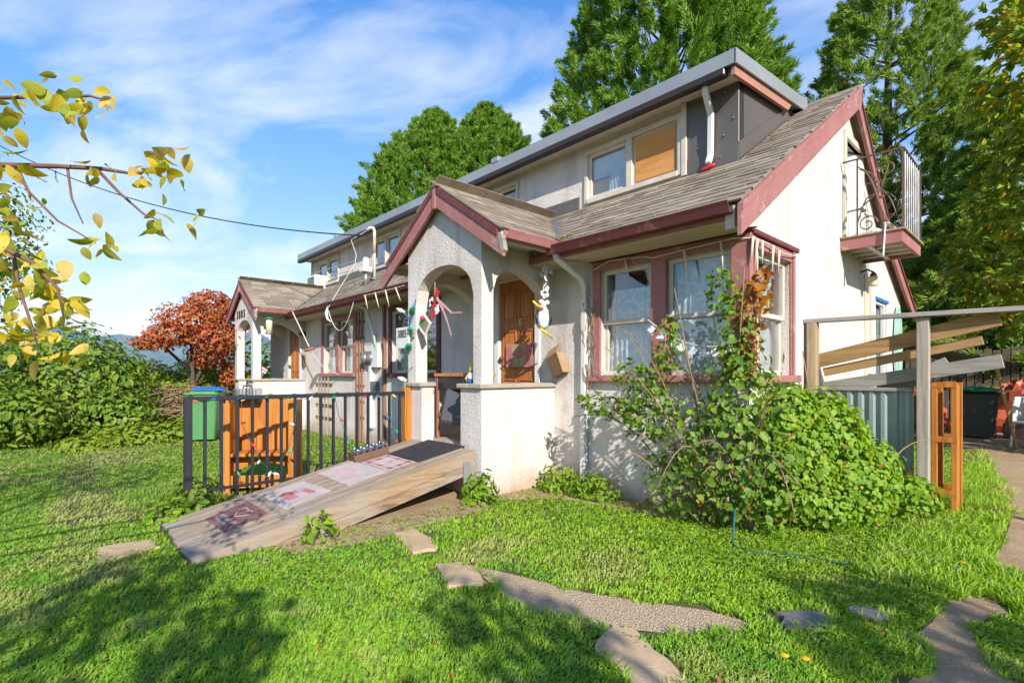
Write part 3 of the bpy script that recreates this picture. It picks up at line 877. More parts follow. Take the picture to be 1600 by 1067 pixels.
# porches ------------------------------------------------------------------
def porch(cx, full=True):
    hw = .715
    fl, fr = cx - hw, cx + hw
    top = lambda x: 3.40 - .69 * abs(x - cx) - .10
    SPR, ATOP, CAPZ = 2.12, 2.50, 1.13
    a0, a1 = cx - .54, cx + .58
    mb = MB()
    us = sorted(set([fl, cx - .41, cx + .36, fr, cx] + [a0 + (a1 - a0) * k / 22 for k in range(23)]))
    def arch(u):
        t = (u - (a0 + a1) / 2) / ((a1 - a0) / 2)
        return SPR + (ATOP - SPR) * math.sqrt(max(0, 1 - abs(t) ** 2.2))
    def iv(a, b):
        m = (a + b) / 2; out = []
        lowsolid = m < cx - .41 or m > cx + .36
        if a0 < m < a1:
            if lowsolid: out.append((-.05, CAPZ, -.05, CAPZ))
            else: out.append((-.05, .46, -.05, .46))
            out.append((arch(a), top(a), arch(b), top(b)))
        else: out.append((-.05, top(a), -.05, top(b)))
        return out
    colwall(mb, us, iv, lambda u, d, z: (u, -.94 - d, z), 0, .16)
    body = part('porch', mb, M['stucco'], house)
    for sgn in (1, -1):
        mb = MB(); xo = cx + sgn * hw
        ys = [-.94 + .94 * k / 20 for k in range(21)]
        def beam(y):
            t = (y + .94) / .94
            if t < .34: return 2.16 + .26 * math.sqrt(max(0, 1 - ((.34 - t) / .34) ** 2))
            if t > .93: return 2.13
            return 2.42 - .29 * ((t - .34) / .59) ** 1.8
        colwall(mb, ys, lambda a, b: [(beam(a), 2.66, beam(b), 2.66)], lambda u, d, z: (xo - sgn * d, u, z), 0, .16)
        part('side_arch', mb, M['stucco'], body)
        mb = MB(); mb.box((xo, -.94, -.05), (xo - sgn * .16, 0, CAPZ)); part('half_wall', mb, M['stucco'], body)
        mb = MB(); mb.box((xo + sgn * .035, -1.14, CAPZ), (xo - sgn * .20, -.001, CAPZ + .05), .008)
        if sgn > 0: mb.box((cx + .33, -1.14, CAPZ + .0005), (xo - .20, -.91, CAPZ + .0495), .008)
        else: mb.box((cx - .38, -1.14, CAPZ + .0005), (xo + .20, -.91, CAPZ + .0495), .008)
        part('wall_cap', mb, M['concrete'], body)
    mb = MB(); mb.box((fl + .165, -.935, 0), (fr - .165, -.003, .50)); part('floor', mb, M['concrete'], body)
    mb = MB(); mb.box((fl + .163, -.937, 2.555), (fr - .163, -.003, 2.58)); part('ceiling', mb, M['soffit'], body)
    # roof
    ez, ex = 2.69, 1.09
    k_ = (3.40 - ez) / ex
    nb = lambda z: EY + (z - EZ) / SL
    for sgn in (1, -1):
        n_ = Vector((sgn * k_, 0, 1)).normalized()
        A = [(cx, -1.18, 3.40), (cx, nb(3.40) + .05, 3.40), (cx + sgn * ex, nb(ez) + .05, ez), (cx + sgn * ex, -1.18, ez)]
        mb = MB(); mb.prism(A, tuple(-n_ * .05)); pr = part('porch_roof', mb, M['shingle'], house)
        PROOFS.append((pr, cx, sgn, ez, ex, k_))
        # rake board and its upper trim
        mb = MB()
        ext = ex + (.06 if sgn > 0 else .12)
        pts = lambda s, z0, z1: [(cx, -1.195, 3.40 + z0), (cx + sgn * s, -1.195, 3.40 - k_ * s + z0), (cx + sgn * s, -1.195, 3.40 - k_ * s + z1), (cx, -1.195, 3.40 + z1)]
        mb.prism(pts(ext, -.075, -.245), (0, .035, 0)); part('rake_board', mb, M['trim_pink'], house)
        mb = MB(); mb.prism([(p[0], p[1] - .012, p[2]) for p in pts(ex - .02, -.018, -.085)], (0, .05, 0)); part('rake_trim', mb, M['trim_maroon'], house)
        mb = MB()
        mb.prism([(p[0], -1.16, p[2]) for p in pts(ex - .02, -.062, -.088)], (0, .1, 0)); part('soffit', mb, M['trim_maroon'], house)
        # gutter
        pr_ = [(.005, .0), (.005, .085), (.018, .087), (.018, .012), (.06, .012), (.08, .05), (.098, .082), (.105, .076), (.09, .046), (.07, 0)]
        mb = MB(); x_ = cx + sgn * (ex - .01)
        mb.prism([(x_ + sgn * p, -1.13, ez - .1 + q) for p, q in pr_], (0, nb(ez) + 1.13, 0)); part('gutter', mb, M['trim_pink'], house)
        # closed eave: board between the roof edge and the side wall
        mb = MB(); mb.box((cx + sgn * (hw + .002), -1.09, 2.64), (cx + sgn * (ex - .012), -.01, 2.66))
        mb.box((cx + sgn * (ex - .03), -1.15, 2.56), (cx + sgn * (ex - .005), -.3, 2.665))
        part('eave_board', mb, M['soffit'], house)
    mb = MB(); mb.box((cx - .03, -1.212, 3.12), (cx + .03, -1.158, 3.34), .004); part('rake_key', mb, M['trim_pink'], house)
    mb = MB(); a_ = cx + 1.1
    mb.prism([(a_ - .02, -1.20, 2.64), (a_ + .035, -1.20, 2.61), (a_ + .075, -1.20, 2.46), (a_ + .045, -1.20, 2.43), (a_ + .0, -1.20, 2.52)], (0, .05, 0)); part('rafter_end', mb, M['board_grey'], house, label='ragged weathered grey rafter end')
    return body
PROOFS = []
porch(PX); porch(PX + PSH)
elbow([(-1.80, -.46, 2.58), (-1.80, -.43, 2.50), (-1.74, -.10, 2.32), (-1.74, -.045, 2.24), (-1.76, -.045, .14), (-1.76, -.10, .07)], .03, M['white_gutter'], house, w=.07, d=.055)

# shingles ------------------------------------------------------------------
SHM = []
for k in range(6):
    r = random.Random(40 + k); mb = MB()
    t0, t1 = .015 + r.random() * .008, .006
    j = [r.uniform(-.010, .010) for _ in range(4)]
    mb.add([(-.5, j[0], 0), (.5, j[1], 0), (.5, .17, 0), (-.5, .17, 0), (-.5, j[0], t0), (.5, j[1], t0 + r.uniform(-.004, .004)), (.5, .17, t1), (-.5, .17, t1), (0, (j[0] + j[1]) / 2 + r.uniform(-.006, .006), t0 + r.uniform(-.002, .005))],
           [(0, 3, 2, 1), (4, 8, 7), (8, 5, 6), (8, 6, 7), (0, 1, 5, 8, 4), (1, 2, 6, 5), (2, 3, 7, 6), (3, 0, 4, 7)])
    SHM.append(mesh_of('shingle', mb, M['shingle'], (0, 0, 0), False))
SH = []
def lay(parent, O, A, S, rows, bounds, step=.128, wid=.30, seed=0):
    A = Vector(A).normalized(); S = Vector(S).normalized(); N_ = A.cross(S); O = Vector(O)
    r = random.Random(seed)
    for q in range(rows):
        s = q * step; b = bounds(s)
        if not b or b[1] - b[0] < .05: continue
        u = b[0] - r.random() * wid
        while u < b[1]:
            w = wid * r.uniform(.7, 1.15)
            a0, a1 = max(u, b[0]), min(u + w, b[1]); u += w
            if a1 - a0 < .03: continue
            c = O + A * ((a0 + a1) / 2) + S * (s + r.uniform(-.004, .004)) + N_ * .001
            R3 = Matrix((A, S, N_)).transposed() @ Matrix.Rotation(math.radians(r.uniform(-1.1, 1.1)), 3, 'Z') @ Matrix.Rotation(math.radians(r.uniform(0, 1.3)), 3, 'X')
            Mx = Matrix.LocRotScale(c, R3, (a1 - a0 - .006, 1, 1))
            SH.append((parent, Mx, r.randrange(6), (c - Vector(CAM)).length))
Sv = (0, 1, SL); Sn = math.sqrt(1 + SL * SL)
def bnd_main(s):
    y = EY + s / Sn
    if y < DY - .06: return (0, RX1 + .02 - RX0)
    return None
lay(roof, (RX0, EY - .03, roofz(EY - .03)), (1, 0, 0), Sv, 14, bnd_main, seed=1)
lay(roof, (DX1 + .03, EY - .03, roofz(EY - .03)), (1, 0, 0), Sv, 33, lambda s: (0, RX1 + .02 - DX1 - .03) if EY + s / Sn >= DY - .06 and EY + s / Sn < RIDGE_Y - .1 else None, seed=2)
lay(roof, (RX0, EY - .03, roofz(EY - .03)), (1, 0, 0), Sv, 33, lambda s: (0, DX0 - RX0) if EY + s / Sn >= DY - .06 and EY + s / Sn < RIDGE_Y - .1 else None, seed=3)
for (pr, cx, sgn, ez, ex, k_) in PROOFS:
    n2 = math.sqrt(1 + k_ * k_)
    def bnd(s, sgn=sgn, ez=ez, k_=k_, n2=n2):
        z = ez + k_ * s / n2 - .02
        if z > 3.37: return None
        L_ = (EY + (z - EZ) / SL) + 1.20
        return (0, L_)
    if sgn > 0: lay(pr, (cx + ex + .02, -1.20, ez - .012), (0, 1, 0), (-1, 0, k_), 11, bnd, seed=5)
    else:
        def bnd2(s, b=bnd):
            q = b(s); return (-q[1], 0) if q else None
        lay(pr, (cx - ex - .02, -1.20, ez - .012), (0, -1, 0), (1, 0, k_), 11, bnd2, seed=6)
SH.sort(key=lambda e: e[3])
rest = {}
for n_, (pa, Mx, k, d) in enumerate(SH):
    if n_ < 300:
        o = bpy.data.objects.new('shingle', SHM[k]); _link(o); o.parent = pa
        L, R, S_ = Mx.decompose(); o.location = L - ORG[pa.name]; o.rotation_mode = 'QUATERNION'; o.rotation_quaternion = R; o.scale = S_
    else: rest.setdefault(pa.name, (pa, MB()))[1].add([Mx @ v.co for v in SHM[k].vertices], [tuple(p.vertices) for p in SHM[k].polygons])
for pa, mb in rest.values(): part('shingle_courses', mb, M['shingle'], pa)['kind'] = 'stuff'
# ridge caps and valley flashing
mb = MB()
for k in range(40):
    x = RX1 + .02 - k * .3
    if x < RX0 + .2: break
    mb.prism([(x, RIDGE_Y - .11, RIDGE_Z - .06), (x, RIDGE_Y, RIDGE_Z + .022), (x, RIDGE_Y + .1, RIDGE_Z - .075)], (-.31, 0, -.006))
part('ridge_cap', mb, M['shingle'], roof)['kind'] = 'stuff'
for cx in (PX, PX + PSH):
    pr = [p for p in PROOFS if p[1] == cx and p[2] > 0][0][0]
    mb = MB()
    for k in range(7):
        y = -1.21 + k * .3
        mb.prism([(cx - .075, y, 3.362), (cx, y, 3.418), (cx + .075, y, 3.362), (cx, y, 3.37)], (0, .29, .002))
    part('ridge_cap', mb, M['shingle'], pr)['kind'] = 'stuff'
    ez, ex = 2.69, 1.09; nb = lambda z: EY + (z - EZ) / SL
    a = Vector((cx + ex, nb(ez), ez + .03)); b = Vector((cx + .12, nb(3.33), 3.345 + .02))
    mb = MB(); mb.bar(a, b, .07, .012, (-.3, -.3, 1)); part('valley_flashing', mb, M['galv'], pr)
# balcony on the gable end ----------------------------------------------------
B0, B1, BX, BZ = 2.60, 3.65, .60, 2.91
mb = MB(); mb.box((.0, B0, BZ - .16), (BX, B0 + .035, BZ - .025), .003); mb.box((.0, B1 - .035, BZ - .16), (BX, B1, BZ - .025), .003)
mb.box((BX - .035, B0 + .036, BZ - .16), (BX, B1 - .036, BZ - .025), .003)
balc = part('balcony', mb, M['trim_pink'], house)
for k in range(7):
    y = B0 - .02 + k * .156
    mb = MB(); mb.box((.0, y, BZ - .024), (BX + .03, y + .148, BZ), .003); part('plank', mb, M['fence_wood'], balc)
for y in (B0 + .28, B0 + .54, B0 + .8):
    mb = MB(); mb.box((.0, y, BZ - .14), (BX - .036, y + .045, BZ - .025)); part('joist', mb, M['cream'], balc)
mb = MB(); mb.box((.25, B0 + .036, BZ - .15), (.30, B1 - .036, BZ - .10)); part('joist', mb, M['cream'], balc)
mb = MB(); RZ = 3.80; r_ = .008
def scroll(c, ax, r0, turns, flip=1, n=26):
    pts = []
    for k in range(n + 1):
        t = k / n; a = t * turns * 2 * math.pi; rr = r0 * (1 - .78 * t)
        p = Vector(c) + Vector(ax) * (math.cos(a) * rr * flip) + Vector((0, 0, 1)) * (math.sin(a) * rr); pts.append(p)
    return pts
rail_pts = [(.02, B0 + .02, RZ), (BX, B0 + .02, RZ), (BX, B1 - .02, RZ), (.02, B1 - .02, RZ)]
for a, b in zip(rail_pts, rail_pts[1:]): mb.bar(a, b, .03, .014)
part('balcony_rail', mb, M['iron'], balc)
for (x, y) in ((.17, B0 + .02), (BX, B0 + .02), (BX, B1 - .02)):
    mb = MB(); mb.box((x - .009, y - .009, BZ), (x + .009, y + .009, RZ - .007)); part('baluster', mb, M['iron'], balc)
for k in range(1, 9):
    y = B0 + .02 + (B1 - B0 - .04) * k / 9
    mb = MB(); mb.tube([(BX, y, BZ), (BX, y, RZ - .007)], .007, 6); part('baluster', mb, M['galv'], balc)
for y in (B0 + .02, B1 - .02):
    mb = MB()
    mb.tube(scroll((.27, y, 3.02), (1, 0, 0), .10, 1.4), r_, 6)
    mb.tube(scroll((.45, y, 3.6), (-1, 0, 0), .10, 1.3), r_, 6)
    mb.tube([(.17 + .3 * t, y, BZ + .12 + .62 * t + .1 * math.sin(t * 6.28)) for t in [k / 14 for k in range(15)]], r_, 6)
    mb.tube([(.55 - .36 * t, y, BZ + .02 + .74 * t - .09 * math.sin(t * 6.28)) for t in [k / 14 for k in range(15)]], r_, 6)
    mb.tube([(.18 + .2 * math.sin(t * 3.14), y, RZ - .1 - .5 * t) for t in [k / 12 for k in range(13)]], r_, 6)
    mb.blob((.23, y, 3.18), (.035, .008, .02), 8, 4); mb.blob((.40, y, 3.30), (.035, .008, .02), 8, 4)
    part('scrollwork', mb, M['iron'], balc)
# balcony door: frame and a white leaf standing a little open
mb = MB()
mb.box((-.04, 2.72, 2.95), (.03, 2.78, 4.24), .003); mb.box((-.04, 3.50, 2.95), (.03, 3.56, 4.24), .003); mb.box((-.04, 2.78, 4.16), (.03, 3.50, 4.24), .003)
part('door_frame', mb, M['cream'], house)
Md = Matrix.Translation((.012, 3.49, 0)) @ Matrix.Rotation(math.radians(-28), 4, 'Z')
mb = MB(); mb.box((-.02, -.69, 2.93), (.02, .0, 4.14), .004, Md); bd = part('balcony_door', mb, M['white_paint'], house)
mb = MB(); mb.box((.02, -.58, 3.1), (.028, -.1, 3.45), .004, Md); mb.box((.02, -.58, 3.55), (.028, -.1, 4.04), .004, Md); part('panel', mb, M['white_paint'], bd)
# ------------------------------------------------------------------ lettering
def text_mb(s, size, Mx, extrude=.002, mb=None):
    cu = bpy.data.curves.new('lettering', 'FONT'); cu.body = s; cu.size = size; cu.extrude = extrude
    cu.align_x = 'CENTER'; cu.align_y = 'CENTER'
    ob = bpy.data.objects.new('lettering', cu); _link(ob)
    dg = bpy.context.evaluated_depsgraph_get(); dg.update()
    me = bpy.data.meshes.new_from_object(ob.evaluated_get(dg))
    mb = mb or MB(); mb.add([Mx @ v.co for v in me.vertices], [tuple(p.vertices) for p in me.polygons])
    bpy.data.objects.remove(ob); bpy.data.curves.remove(cu); bpy.data.meshes.remove(me)
    return mb
RF = Matrix.Rotation(math.radians(90), 4, 'X')        # upright, reading from the front (-Y)
def star_leaf(c, ux, uz, s, n, th=.006):
    """a pointed leaf shape like a maple leaf, in the plane (ux, uz), thickness along n"""
    pr = [(0, 1.0), (.16, .62), (.38, .74), (.32, .28), (.78, .46), (.70, .22), (.98, .08), (.46, -.22), (.52, -.40), (.10, -.34), (.05, -.8)]
    pts = [(x, y) for x, y in pr] + [(-x, y) for x, y in pr[::-1][:-1]]
    c, ux, uz, n = Vector(c), Vector(ux), Vector(uz), Vector(n)
    return [c + ux * (x * s) + uz * (y * s) for x, y in pts], n * th

# house numbers on the far porch gable
for k, ch in enumerate('3885'):
    mb = text_mb(ch, .26, Matrix.Translation((-11.23 + k * .185, -1.106, 2.64)) @ RF @ Matrix.Diagonal((.8, 1, 1, 1)), .012)
    part('house_number', mb, M['numeral'], house)
mb = text_mb('6', .15, Matrix.Translation((-2.82, .012, 1.93)) @ RF, .006); part('door_number', mb, M['cream'], d1)

# ------------------------------------------------------------------ ramp
rz = lambda y: .03 + .187 * (y + 3.67)
rl = lambda y: -3.30 - .070 * (y + 3.67)
rr_ = lambda y: -2.19 - .060 * (y + 3.67)
ramp = thing('wheelchair_ramp', 'weathered grey wooden plank ramp rising to the near porch', 'ramp', (-2.8, -2.4, 0))
Y0, Y1 = -3.67, -1.145
nup = Vector((0, -.187, 1)).normalized()
NP = 8
for k in range(NP):
    def px_(y, f): return rl(y) + (rr_(y) - rl(y)) * f
    f = (k + .5) / NP; jit = random.uniform(-.012, .012)
    a = Vector((px_(Y0, f), Y0 + jit, rz(Y0 + jit) - .018)); b = Vector((px_(Y1, f), Y1, rz(Y1) - .018))
    if k in (2, 3, 4, 5):                # butt joints staggered along the run
        q = random.uniform(.3, .7); m_ = a.lerp(b, q); segs = [(a, m_), (m_ + (b - a).normalized() * .006, b)]
    else: segs = [(a, b)]
    for (p, q) in segs:
        mb = MB(); mb.bar(p, q, 1.10 / NP - .011, .034 + random.uniform(-.003, .003), tuple(nup), .004); part('plank', mb, M['deck_wood'], ramp)
def skirt(xf, o0, o1, th, name='skirt_board'):
    """a board along one side, top o0 and bottom o1 below the deck, cut off at the ground"""
    ys = sorted([Y0, Y1] + [(v + o - .03) / .187 - 3.67 for v, o in ((0, o0), (0, o1))])
    ys = [y for y in ys if Y0 <= y <= Y1]
    tp = [(y, max(-.012, rz(y) - o0)) for y in ys]; bt = [(y, max(-.014, rz(y) - o1)) for y in ys]
    poly = [(xf(y), y, z) for y, z in tp] + [(xf(y), y, z) for y, z in bt[::-1]]
    clean = []
    for p in poly:
        if not clean or (Vector(p) - Vector(clean[-1])).length > .002: clean.append(p)
    mb = MB(); mb.prism(clean, (th, 0, 0)); return part(name, mb, M['skirt_wood'], ramp)
skirt(lambda y: rr_(y) + .0, .002, .128, .036); skirt(lambda y: rr_(y) - .004, .134, .235, .034)
skirt(lambda y: rl(y) - .036, .002, .128, .036); skirt(lambda y: rl(y) - .034, .134, .235, .034)
for y in (-1.2, -2.0):
    mb = MB(); mb.box((rl(y) + .02, y - .02, rz(y) - .2), (rr_(y) - .02, y + .02, rz(y) - .045)); part('joist', mb, M['skirt_wood'], ramp)
mb = MB(); mb.box((rr_(-1.25) + .036, -1.29, -.02), (rr_(-1.25) + .066, -1.21, rz(-1.25) - .09), .004); part('support_post', mb, M['fascia_metal'], ramp)
mb = MB(); mb.box((rl(-1.25) - .066, -1.29, -.02), (rl(-1.25) - .036, -1.21, rz(-1.25) - .09), .004); part('support_post', mb, M['fascia_metal'], ramp)

def on_ramp(pts, dz): return [(x, y, rz(y) + dz) for x, y in pts]
def mat_thing(name, poly, mat, label, h=.005, wob=.006, extra=()):
    c = (sum(p[0] for p in poly) / 4, sum(p[1] for p in poly) / 4)
    th = thing(name, label, 'mat', (c[0], c[1], rz(c[1])))
    ring = []
    for i in range(4):
        a, b = poly[i], poly[(i + 1) % 4]
        for k in range(8):
            t_ = k / 8; ring.append((a[0] + (b[0] - a[0]) * t_ + random.uniform(-wob, wob), a[1] + (b[1] - a[1]) * t_ + random.uniform(-wob, wob)))
    mb = MB(); mb.prism(on_ramp(ring, .001), (0, 0, h)); part('mat_sheet', mb, M[mat], th)
    def uv(u, v):
        x = (poly[0][0] * (1 - u) + poly[3][0] * u) * (1 - v) + (poly[1][0] * (1 - u) + poly[2][0] * u) * v
        y = (poly[0][1] * (1 - u) + poly[3][1] * u) * (1 - v) + (poly[1][1] * (1 - u) + poly[2][1] * u) * v
        return (x, y)
    for (nm, shp, mt) in extra:
        mb = MB()
        for pg in shp: mb.prism(on_ramp([uv(*p) for p in pg], .001 + h - .0005), (0, 0, .0016))
        part(nm, mb, M[mt], th)['kind'] = 'stuff'
    return th, uv
def rect(u0, v0, u1, v1): return [(u0, v0), (u1, v0), (u1, v1), (u0, v1)]
def stroke(pts, w):
    out = []
    for a, b in zip(pts, pts[1:]):
        d = Vector((b[0] - a[0], b[1] - a[1])); 
        if d.length < 1e-6: continue
        d.normalize(); n = Vector((-d.y, d.x)) * w
        out.append([(a[0] + n.x, a[1] + n.y), (b[0] + n.x, b[1] + n.y), (b[0] - n.x, b[1] - n.y), (a[0] - n.x, a[1] - n.y)])
    return out
heart = [(.5 + .22 * math.sin(t) ** 3, .66 + .02 * (13 * math.cos(t) - 5 * math.cos(2 * t) - 2 * math.cos(3 * t)) * .7) for t in [k * 2 * math.pi / 18 for k in range(19)]]
scrib = [(.12 + .76 * k / 26, .30 + .07 * math.sin(k * 1.9)) for k in range(27)]
scrib2 = [(.18 + .5 * k / 18, .16 + .05 * math.sin(k * 2.3 + 1)) for k in range(19)]
mat_thing('floor_mat', [(-3.0, -3.42), (-3.13, -3.06), (-2.58, -3.06), (-2.50, -3.40)], 'mat_maroon', 'dark maroon mat with white heart and script, lowest on the ramp',
          extra=[('print', stroke(heart, .012) + stroke(scrib, .011) + stroke(scrib2, .011), 'paper_mat')])
mat_thing('floor_mat', [(-3.15, -2.94), (-3.20, -2.55), (-2.59, -2.53), (-2.53, -2.94)], 'paper_mat', 'white mat printed with a red truck, on the ramp above the maroon mat',
          extra=[('red_print', [rect(.30, .22, .74, .46), rect(.34, .46, .52, .58), rect(.26, .30, .30, .42)], 'mat_red'),
                 ('grey_print', [[(.28, .58), (.50, .56), (.42, .82), (.26, .78)]], 'mat_grey'),
                 ('pink_print', stroke([(.46 + .34 * k / 22, .72 + .1 * math.sin(k * 2.2)) for k in range(23)], .018), 'mat_pink')])
mat_thing('floor_mat', [(-3.30, -2.37), (-3.36, -1.98), (-2.60, -1.97), (-2.56, -2.38)], 'paper_mat', 'pale pink white mat with faint scribbles, between truck mat and checked mat',
          extra=[('pink_print', stroke([(.18 + .6 * k / 30, .45 + .2 * math.sin(k * .8)) for k in range(31)], .006) + stroke([(.1 + .12 * k, .85 - .05 * (k % 2)) for k in range(4)], .012), 'mat_pink')])
chk = [rect(.04, .10, .96, .17), rect(.04, .83, .96, .90), rect(.08, .04, .15, .96), rect(.85, .04, .92, .96)]
chk += [rect(x - .07, y - .07, x + .07, y + .07) for x, y in ((.115, .135), (.885, .135), (.115, .865), (.885, .865), (.5, .135), (.5, .865), (.115, .5), (.885, .5))]
mat_thing('floor_mat', [(-3.14, -1.955), (-3.14, -1.66), (-2.57, -1.68), (-2.575, -1.955)], 'paper_mat', 'white mat with red checked border beside the tray of jars', h=.0045,
          extra=[('red_print', chk + stroke([(.42, .42), (.58, .45), (.56, .58), (.44, .60), (.5, .5)], .02), 'mat_red')])
bm_, uvb = mat_thing('rubber_mat', [(-3.17, -1.655), (-3.22, -1.10), (-2.50, -1.11), (-2.53, -1.665)], 'rubber', 'black ribbed rubber mat at the top of the ramp', h=.006, wob=0)
for k in range(11):
    u = .05 + .9 * k / 10
    a, b = uvb(u, .02), uvb(u, .98)
    mb = MB(); mb.bar((a[0], a[1], rz(a[1]) + .009), (b[0], b[1], rz(b[1]) + .009), .026, .008, tuple(nup), .003); part('rib', mb, M['rubber'], bm_)

# tray of jars
tr_ = thing('tray_of_jars', 'brown cardboard tray of clear glass jars sitting on the ramp edge', 'tray', (-3.33, -1.8, rz(-1.8)))
Mt = Matrix.Translation((-3.31, -1.80, rz(-1.8) + .004)) @ Matrix.Rotation(math.radians(10.6), 4, 'X') @ Matrix.Rotation(math.radians(-6), 4, 'Z')
mb = MB()
mb.box((-.11, -.19, 0), (.11, .19, .012), 0, Mt)
for (a, b) in (((-.11, -.19, .012), (-.10, .19, .085)), ((.10, -.19, .012), (.11, .19, .075)), ((-.10, -.19, .012), (.10, -.18, .09)), ((-.10, .18, .012), (.10, .19, .09))): mb.box(a, b, .002, Mt)
part('tray', mb, M['brown_box'], tr_)
for i in range(5):
    for j in (-.05, .05):
        mb = MB(); c = Mt @ Vector((j, -.145 + .072 * i, .012))
        mb.lathe([(.030, 0), (.033, .01), (.033, .085), (.022, .105), (.024, .125)], c, 10); part('jar', mb, M['clear_plastic'], tr_, True)

# ------------------------------------------------------------------ black railing
rail = thing('metal_railing', 'black metal railing with slim balusters beside the wooden ramp', 'railing', (-3.65, -2.3, 0))
mb = MB(); mb.bar((-3.65, -3.46, 1.05), (-3.65, -1.105, 1.05), .05, .042, c=.005); part('top_rail', mb, M['black_metal'], rail)
mb = MB(); mb.bar((-3.65, -3.3, .19), (-3.65, -1.105, .19), .032, .026, c=.003); part('bottom_rail', mb, M['black_metal'], rail)
mb = MB(); mb.box((-3.682, -3.462, -.02), (-3.618, -3.398, 1.075), .005); part('post', mb, M['black_metal'], rail)
mb = MB(); mb.box((-3.675, -1.15, -.02), (-3.625, -1.105, 1.029), .004); part('post', mb, M['black_metal'], rail)
for k in range(1, 17):
    y = -3.43 + .1375 * k
    mb = MB(); mb.box((-3.664, y - .013, .0 if k in (4, 9, 13) else .1), (-3.636, y + .013, 1.0295), .002); part('baluster', mb, M['black_metal'], rail)

def bulb_string(name, label, paths, bulbs, group=None, wire='wire_green', r=.0035):
    p0 = paths[0][0]
    th = thing(name, label, 'string lights', p0, group)
    for pth in paths:
        mb = MB(); mb.tube(pth, r, 5); part('wire', mb, M[wire], th, True)
    for (c, d, mt, s) in bulbs:
        d = Vector(d).normalized(); Mr = d.to_track_quat('Z', 'Y').to_matrix()
        mb = MB(); mb.lathe([(.012 * s, 0), (.012 * s, .02 * s), (.020 * s, .03 * s), (.022 * s, .05 * s), (.012 * s, .085 * s), (.003 * s, .1 * s)], c, 8, Mr); part('bulb', mb, M[mt], th, True)
    return th
r = random.Random(5)
def wavy(y0, y1, n, f):
    return [f(y0 + (y1 - y0) * k / n, k) for k in range(n + 1)]
p1 = wavy(-3.47, -1.13, 150, lambda y, k: (-3.65 + .034 * math.cos(k * .42), y, 1.05 + .032 * math.sin(k * .42) - .002))
p2 = [(-3.635, -2.98, 1.03), (-3.62, -2.99, .8), (-3.61, -2.9, .6), (-3.615, -2.82, .42), (-3.6, -2.72, .30), (-3.62, -2.98, .22), (-3.60, -3.03, .34)]
p3 = [(-3.625, -2.45, 1.03), (-3.62, -2.48, .75), (-3.615, -2.55, .5), (-3.61, -2.7, .28)]
p4 = [(-3.625, -2.05, 1.03), (-3.615, -2.0, .8), (-3.61, -1.9, .55), (-3.615, -1.86, .3)]
p5 = [(-3.625, -1.45, 1.03), (-3.615, -1.42, .8), (-3.61, -1.3, .62), (-3.615, -1.28, .5)]
cols_ = ['red', 'yellow', 'green_bulb', 'ornament_white', 'red', 'plastic_blue', 'tarp_orange', 'green_bulb']
bl = []
for pth in (p2, p3, p4, p5):
    for k in range(1, len(pth)):
        bl.append((pth[k], (r.uniform(.1, .6), r.uniform(-.6, .6), r.uniform(-.9, .4)), r.choice(cols_), .62))
for y in (-3.4, -3.2, -2.75, -2.3, -2.05, -1.7, -1.55, -1.35):
    bl.append(((-3.612, y, 1.04), (.5, r.uniform(-1, 1), r.uniform(-.8, .3)), r.choice(cols_), .62))
bulb_string('string_lights', 'green string lights with coloured bulbs wound round the black railing', [p1, p2, p3, p4, p5], bl)

# ------------------------------------------------------------------ orange wooden seat behind the railing
ch = thing('pine_bench', 'orange pine high backed seat with tall side panels behind the railing', 'seat', (-4.18, -2.62, 0))
Mc = Matrix.Translation((-4.18, -2.60, 0)) @ Matrix.Rotation(math.radians(56), 4, 'Z') @ Matrix.Diagonal((.86, .9, .97, 1))
for s in (-1, 1):
    mb = MB(); mb.box((s * .385 - .018, -.20, 0), (s * .385 + .018, .20, 1.03), .008, Mc); part('side_panel', mb, M['pine_orange'], ch)
    mb = MB(); mb.box((s * .385 - .045, -.235, .0), (s * .385 + .045, -.202, 1.0), .01, Mc); part('front_stile', mb, M['pine_orange'], ch)
arc = [(-.366, .36), (.366, .36), (.366, 1.0)] + [(.366 - .732 * k / 12, 1.0 + .075 * math.sin(math.pi * k / 12)) for k in range(1, 12)] + [(-.366, 1.0)]
mb = MB(); mb.prism([Mc @ Vector((x, .16, z)) for x, z in arc], tuple(Mc.to_3x3() @ Vector((0, .03, 0)))); part('backrest', mb, M['pine_orange'], ch)
for k in range(4):
    x = -.27 + .18 * k; mb = MB(); mb.box((x - .06, .125, .44), (x + .06, .158, .74), .006, Mc); part('back_slat', mb, M['pine_orange'], ch)
mb = MB(); mb.box((-.366, -.20, .405), (.366, .158, .44), .008, Mc); part('seat_board', mb, M['pine_orange'], ch)
sc_ = [(-.366, .40), (-.366, .22)] + [(-.366 + .732 * k / 16, .22 + .10 * math.sin(math.pi * k / 16)) for k in range(1, 16)] + [(.366, .22), (.366, .40)]
mb = MB(); mb.prism([Mc @ Vector((x, -.03, z)) for x, z in sc_], tuple(Mc.to_3x3() @ Vector((0, .025, 0)))); part('apron', mb, M['pine_orange'], ch)
mb = MB(); mb.box((-.366, -.19, .06), (.366, -.165, .20), .006, Mc); part('bottom_rail', mb, M['pine_orange'], ch)
mb = MB(); mb.box((-.366, .02, .05), (.366, .158, .08), .006, Mc); part('shelf', mb, M['pine_orange'], ch)
